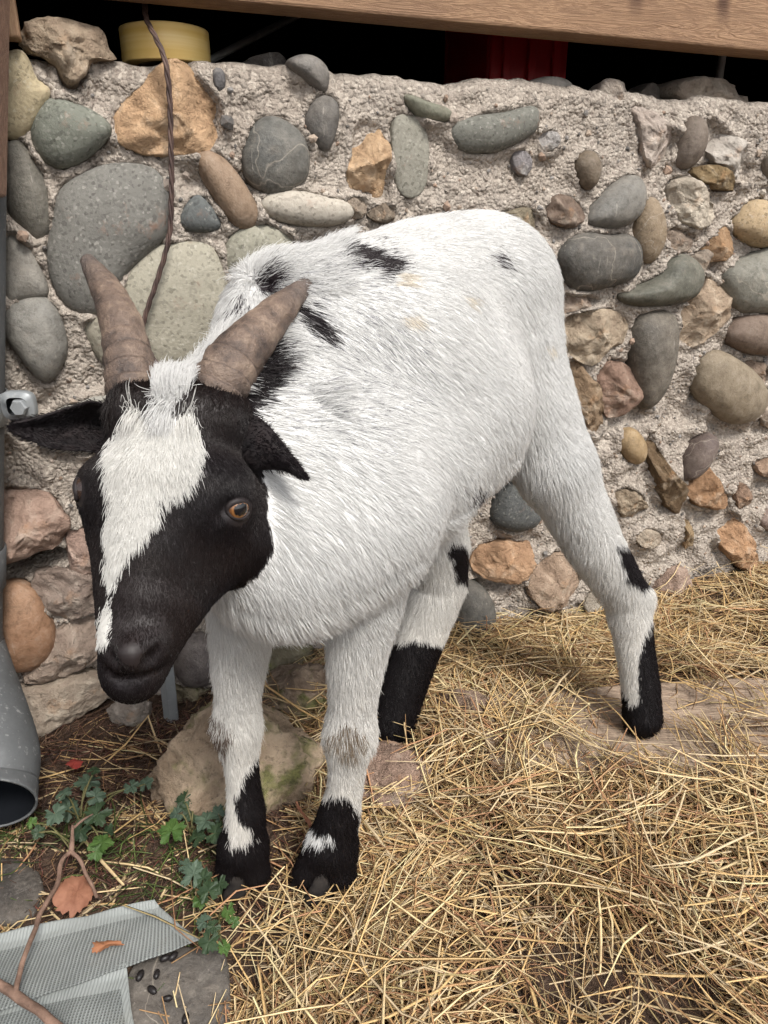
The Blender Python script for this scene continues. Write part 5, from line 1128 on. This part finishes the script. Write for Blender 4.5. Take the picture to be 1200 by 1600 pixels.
# green plants
LG = [leaf_mat('leaf_green_a', (0.020, 0.038, 0.018), (0.048, 0.078, 0.036), 0.5), leaf_mat('leaf_green_b', (0.04, 0.065, 0.045), (0.09, 0.13, 0.085), 0.55), leaf_mat('leaf_green_c', (0.04, 0.085, 0.02), (0.085, 0.15, 0.038), 0.5)]
STEMM = leaf_mat('stem_green', (0.10, 0.09, 0.04), (0.16, 0.15, 0.06), 0.6, 0.1)
def plant(label, leaves, root, seed):
    r_ = np.random.default_rng(seed); R0 = on_ground(*root, -0.005); p = empty('green_plant', R0); tag(p, label, 'plant', 'low green plants by the wall')
    for k, (px, py, rp, mi) in enumerate(leaves):
        z = r_.uniform(0.018, 0.045); P0 = on_ground(px, py, z); R = rp * 0.72 / FPX * 0.84
        V, F = leaf_mesh(R, 5, 0.16, 0.35, seed * 31 + k)
        rx, ry, rz = r_.normal(0.45, 0.22), r_.normal(0, 0.28), r_.uniform(0, 6.28)
        mt = (Matrix.Rotation(rx, 3, 'X') @ Matrix.Rotation(ry, 3, 'Y') @ Matrix.Rotation(rz, 3, 'Z'))
        o = mesh_obj('leaf', V @ np.array(mt).T + P0, F, LG[mi], p)
        S = spline([R0 + r_.normal(0, 0.004, 3) * [1, 1, 0], (R0 + P0) / 2 + np.array([0, 0, 0.012]), P0 + np.array([0, 0, -0.001])], 12); mesh_obj('stem', *tube(S, 0.0009, 5), STEMM, p)
plant('lobed grey-green plant beside the open pipe end', [(137, 1222, 28, 1), (108, 1262, 27, 1), (152, 1272, 26, 0), (86, 1272, 22, 1), (125, 1298, 24, 0), (160, 1316, 22, 2), (205, 1229, 17, 1), (228, 1224, 17, 1), (147, 1204, 14, 0), (100, 1240, 18, 1), (150, 1245, 20, 1)], (128, 1290), 3)
plant('low plant with one bright green leaf left of the front foot', [(268, 1298, 28, 2), (300, 1266, 25, 0), (322, 1282, 24, 1), (288, 1250, 20, 0), (336, 1302, 22, 0), (308, 1308, 20, 0), (276, 1272, 16, 1), (340, 1270, 16, 1)], (305, 1310), 5)
plant('small dark green plant touching the left front hoof', [(303, 1366, 24, 1), (326, 1392, 20, 0), (343, 1382, 16, 0), (290, 1352, 14, 1), (318, 1372, 18, 0), (312, 1408, 14, 2)], (318, 1395), 7)
plant('tiny yellow-green seedlings above the corner of the mesh', [(356, 1424, 14, 2), (318, 1440, 14, 1), (326, 1472, 18, 0), (350, 1480, 13, 2), (333, 1448, 13, 0), (366, 1440, 10, 2)], (335, 1460), 9)
plant('sprig of lobed leaves behind the bare twig', [(150, 1330, 18, 2), (168, 1300, 16, 0), (60, 1300, 14, 0), (50, 1285, 12, 2)], (120, 1330), 11)

# ------------------------------------------------------------------ hay and other litter that nobody could count
HAYS = []
def straws(name, n, region, accept, length, width, zoff, palette, pw, seed, label, cat, pitch=0.10, seg=4, tilt_up=0.0, bendy=0.10, mat=None, bundle=0):
    r_ = np.random.default_rng(seed); x0, x1, y0, y1 = region
    m = int(n * 3.2); x = r_.uniform(x0, x1, m); y = r_.uniform(y0, y1, m)
    a = accept(x, y); wd = (np.stack([x, y], 1) - W0) @ WN
    ok = (r_.random(m) < a) & (wd > 0.012); x, y, a = x[ok][:n], y[ok][:n], a[ok][:n]; n = len(x)
    if bundle:
        nb = n // bundle; q = np.arange(n) % nb; x = x[q] + r_.normal(0, 0.009, n); y = y[q] + r_.normal(0, 0.009, n); bang = r_.uniform(0, 6.28, nb)[q]; blay = r_.random(nb)[q]
    P = np.stack([x, y, 0 * x], 1)
    ang = 3.0 * vnoise(P, 5, seed) + 2.0 * vnoise(P, 13, seed + 4) + r_.normal(0, 0.9, n)
    if bundle: ang = bang + r_.normal(0, 0.22, n)
    L = length(r_, n); W = width(r_, n)
    d = np.stack([np.cos(ang), np.sin(ang), 0 * ang], 1); sd = np.stack([-np.sin(ang), np.cos(ang), 0 * ang], 1)
    t = np.linspace(-0.5, 0.5, seg); curve = r_.normal(0, bendy, n); curve2 = r_.normal(0, bendy * 0.6, n)
    C = P[:, None] + d[:, None] * (L[:, None] * t)[..., None] + sd[:, None] * (L[:, None] * (curve[:, None] * (t * t * 4 - 0.3) + curve2[:, None] * t ** 3 * 6))[..., None]
    lay = r_.random(n) ** 1.3
    if bundle: lay = np.clip(blay + r_.normal(0, 0.15, n), 0, 1.2)
    base = zoff(x, y) * lay
    pt = r_.normal(0, pitch, n) + tilt_up * (r_.random(n) < 0.25)
    g = ground_z(C[..., 0], C[..., 1]); w2 = (C[..., :2] - W0) @ WN
    push = np.clip(0.008 - w2, 0, None); C[..., :2] += push[..., None] * WN
    C[..., 2] = np.maximum(g + base[:, None] + L[:, None] * t * pt[:, None] + r_.normal(0, 0.0018, (n, seg)), g + 0.001)
    up = np.array([0, 0, 1.0]); ca = np.array([0.0, 2.1, 4.2]); flat = r_.uniform(0.25, 0.8, n)
    tap = np.interp(np.linspace(0, 1, seg), [0, 0.15, 0.8, 1], [0.75, 1, 0.9, 0.45])
    V = (C[:, :, None] + (sd[:, None, None] * np.cos(ca)[None, None, :, None] + up * np.sin(ca)[None, None, :, None] * flat[:, None, None, None]) * (W[:, None] * tap)[:, :, None, None] * 0.5).reshape(-1, 3)
    i, j = np.meshgrid(np.arange(seg - 1), np.arange(3), indexing='ij'); A = (i * 3 + j).ravel(); B = (i * 3 + (j + 1) % 3).ravel()
    f = np.stack([A, B, B + 3, A + 3], 1); F = (f[None] + (np.arange(n) * seg * 3)[:, None, None]).reshape(-1, 4)
    pal = np.array(palette); ci = r_.choice(len(pal), n, p=np.array(pw) / np.sum(pw))
    col = pal[ci] * r_.uniform(0.75, 1.2, n)[:, None]
    HAYS.append((name, V, F, np.repeat(np.clip(col, 0, 0.8), seg * 3, 0), label, cat))
def lay_straws(name):
    q = [h for h in HAYS if h[0] == name]; V = np.concatenate([h[1] for h in q]); o = 0; F = []
    for h in q: F.append(h[2] + o); o += len(h[1])
    F = np.concatenate(F)
    me = bpy.data.meshes.new(name); me.vertices.add(len(V)); me.vertices.foreach_set('co', V.astype(np.float32).ravel())
    me.loops.add(len(F) * 4); me.loops.foreach_set('vertex_index', F.astype(np.int32).ravel()); me.polygons.add(len(F)); me.polygons.foreach_set('loop_start', np.arange(0, len(F) * 4, 4, dtype=np.int32))
    me.polygons.foreach_set('use_smooth', np.ones(len(F), bool)); me.update(calc_edges=True)
    set_color_attr(me, 'straw', np.concatenate([h[3] for h in q])); me.materials.append(STRAW)
    o = link_obj(name, me); tag(o, q[0][4], q[0][5], kind='stuff'); return o
M = Mat('straw'); c = M.attr('straw'); n = M.noise(M.coord(), 260, 3, 0.6); c2 = M.mix(M.ramp(n, [(0.3, 0.45), (0.6, 0.0)]), c, M.mix(1.0, c, (0.5, 0.42, 0.36), 'MULTIPLY'))
M.set(M.b, {'Base Color': c2, 'Roughness': 0.5, 'Specular IOR Level': 0.35}); t_ = M.n('BsdfTranslucent', {'Color': c2}); mx = M.n('MixShader', {0: 0.18, 1: M.b.outputs[0], 2: t_}); M.nt.links.new(mx, M.out.inputs[0]); STRAW = M.m
PAL = [(0.74, 0.585, 0.37), (0.64, 0.455, 0.235), (0.43, 0.27, 0.145), (0.58, 0.475, 0.335), (0.45, 0.255, 0.155), (0.47, 0.38, 0.20), (0.24, 0.145, 0.085)]
PAL = [tuple(np.array(q) * [1.03, 1.0, 0.9]) for q in PAL]
def on_plank(x, y):
    f = np.clip((x - 0.17) / 0.05, 0, 1); yf = fA[1] + (fB[1] - fA[1]) * (x - fA[0]) / (fB[0] - fA[0]); yb = bA[1] + (bB[1] - bA[1]) * (x - bA[0]) / (bB[0] - bA[0])
    return f * np.clip((y - yf - 0.002) / 0.015, 0, 1) * np.clip((yb - y) / 0.02, 0, 1)
def hay_acc(x, y):
    P = np.stack([x, y, 0 * x], 1); patch = np.clip(0.72 + 0.9 * vnoise(P, 9, 44), 0.12, 1) * (1 - 0.85 * np.clip(1.5 - np.hypot(x + 0.005, (y - 0.70) * 1.3) / 0.045, 0, 1))
    return np.maximum(hay_amount(x, y) * patch * (1 - 0.87 * on_plank(x, y)), 0.05 * (1 - 0.6 * on_plank(x, y)))
def hay_z(x, y):
    P = np.stack([x, y, 0 * x], 1)
    return (0.010 + 0.030 * np.clip(0.5 + vnoise(P, 7, 45), 0, 1)) * hay_amount(x, y) * (1 - 0.45 * on_plank(x, y)) + 0.004 + 0.020 * on_plank(x, y)
REG = (-0.62, 1.2, 0.24, 1.28)
straws('loose_hay', 32000, REG, hay_acc, lambda r, n: r.uniform(0.025, 0.085, n), lambda r, n: r.uniform(0.0008, 0.0018, n), hay_z, [tuple(0.86 * np.array(q)) for q in PAL], (2, 4, 5, 2, 3, 2, 4), 11, 'loose golden brown hay covering the ground', 'hay', 0.16, bendy=0.14)
straws('loose_hay', 8000, REG, hay_acc, lambda r, n: r.uniform(0.04, 0.13, n), lambda r, n: r.uniform(0.0013, 0.0028, n), lambda x, y: hay_z(x, y) * 1.2, PAL, (6, 6, 3, 3, 2, 1, 0.5), 16, 'tufts of golden hay combed the same way', 'hay', 0.10, tilt_up=0.12, bendy=0.07, bundle=11)
straws('loose_hay', 9000, REG, hay_acc, lambda r, n: r.uniform(0.05, 0.15, n), lambda r, n: r.uniform(0.0014, 0.0031, n), lambda x, y: hay_z(x, y) * 1.25, PAL, (6, 5, 2, 3, 1, 1, 0.5), 12, 'longer pale straws lying on top of the hay', 'hay', 0.12, tilt_up=0.22, bendy=0.06)
straws('loose_hay', 900, REG, lambda x, y: np.maximum(hay_acc(x, y), 0.12), lambda r, n: r.uniform(0.06, 0.19, n), lambda r, n: r.uniform(0.0026, 0.0042, n), lambda x, y: hay_z(x, y) * 1.3 + 0.004, PAL, (8, 3, 1, 4, 0.3, 0.3, 0), 13, 'thick pale straw stalks scattered over the hay', 'hay', 0.10, tilt_up=0.2, bendy=0.03)
straws('loose_hay', 90, (-0.19, 0.0, 0.455, 0.545), lambda x, y: 1 + 0 * x, lambda r, n: r.uniform(0.03, 0.10, n), lambda r, n: r.uniform(0.0012, 0.0026, n), lambda x, y: 0.03 + 0 * x, PAL, (6, 4, 2, 3, 1, 1, 0.5), 17, '', 'hay', 0.2, bendy=0.1)
straws('loose_hay', 420, (0.1, 1.1, 0.8, 1.25), lambda x, y: np.clip(1 - ((np.stack([x, y], 1) - W0) @ WN) / 0.07, 0, 1), lambda r, n: r.uniform(0.04, 0.12, n), lambda r, n: r.uniform(0.0011, 0.0024, n), lambda x, y: 0.05 + 0 * x, PAL, (6, 4, 2, 3, 1, 1, 0.5), 18, '', 'hay', 0.45, bendy=0.12)
straws('soil_litter', 5000, (-0.55, 0.25, 0.5, 0.98), lambda x, y: 1 - 0.8 * hay_amount(x, y), lambda r, n: r.uniform(0.008, 0.05, n), lambda r, n: r.uniform(0.0006, 0.002, n), lambda x, y: 0.006 + 0 * x, [(0.09, 0.05, 0.035), (0.16, 0.09, 0.06), (0.05, 0.03, 0.022), (0.22, 0.14, 0.09), (0.17, 0.065, 0.05)], (4, 3, 4, 1, 1), 14, 'dark rotting stems and needles on the soil by the wall', 'litter', 0.2, bendy=0.2)
straws('grass', 420, (-0.47, -0.16, 0.36, 0.62), lambda x, y: np.clip(0.5 + vnoise(np.stack([x, y, 0 * x], 1), 9, 3), 0.05, 1), lambda r, n: r.uniform(0.02, 0.06, n), lambda r, n: r.uniform(0.001, 0.0022, n), lambda x, y: 0.012 + 0 * x, [(0.07, 0.11, 0.025), (0.12, 0.16, 0.045), (0.05, 0.07, 0.02)], (1, 1, 1), 15, 'thin green grass blades among the straw at lower left', 'grass', 0.25, bendy=0.15)

for q in ('loose_hay', 'soil_litter', 'grass'): lay_straws(q)
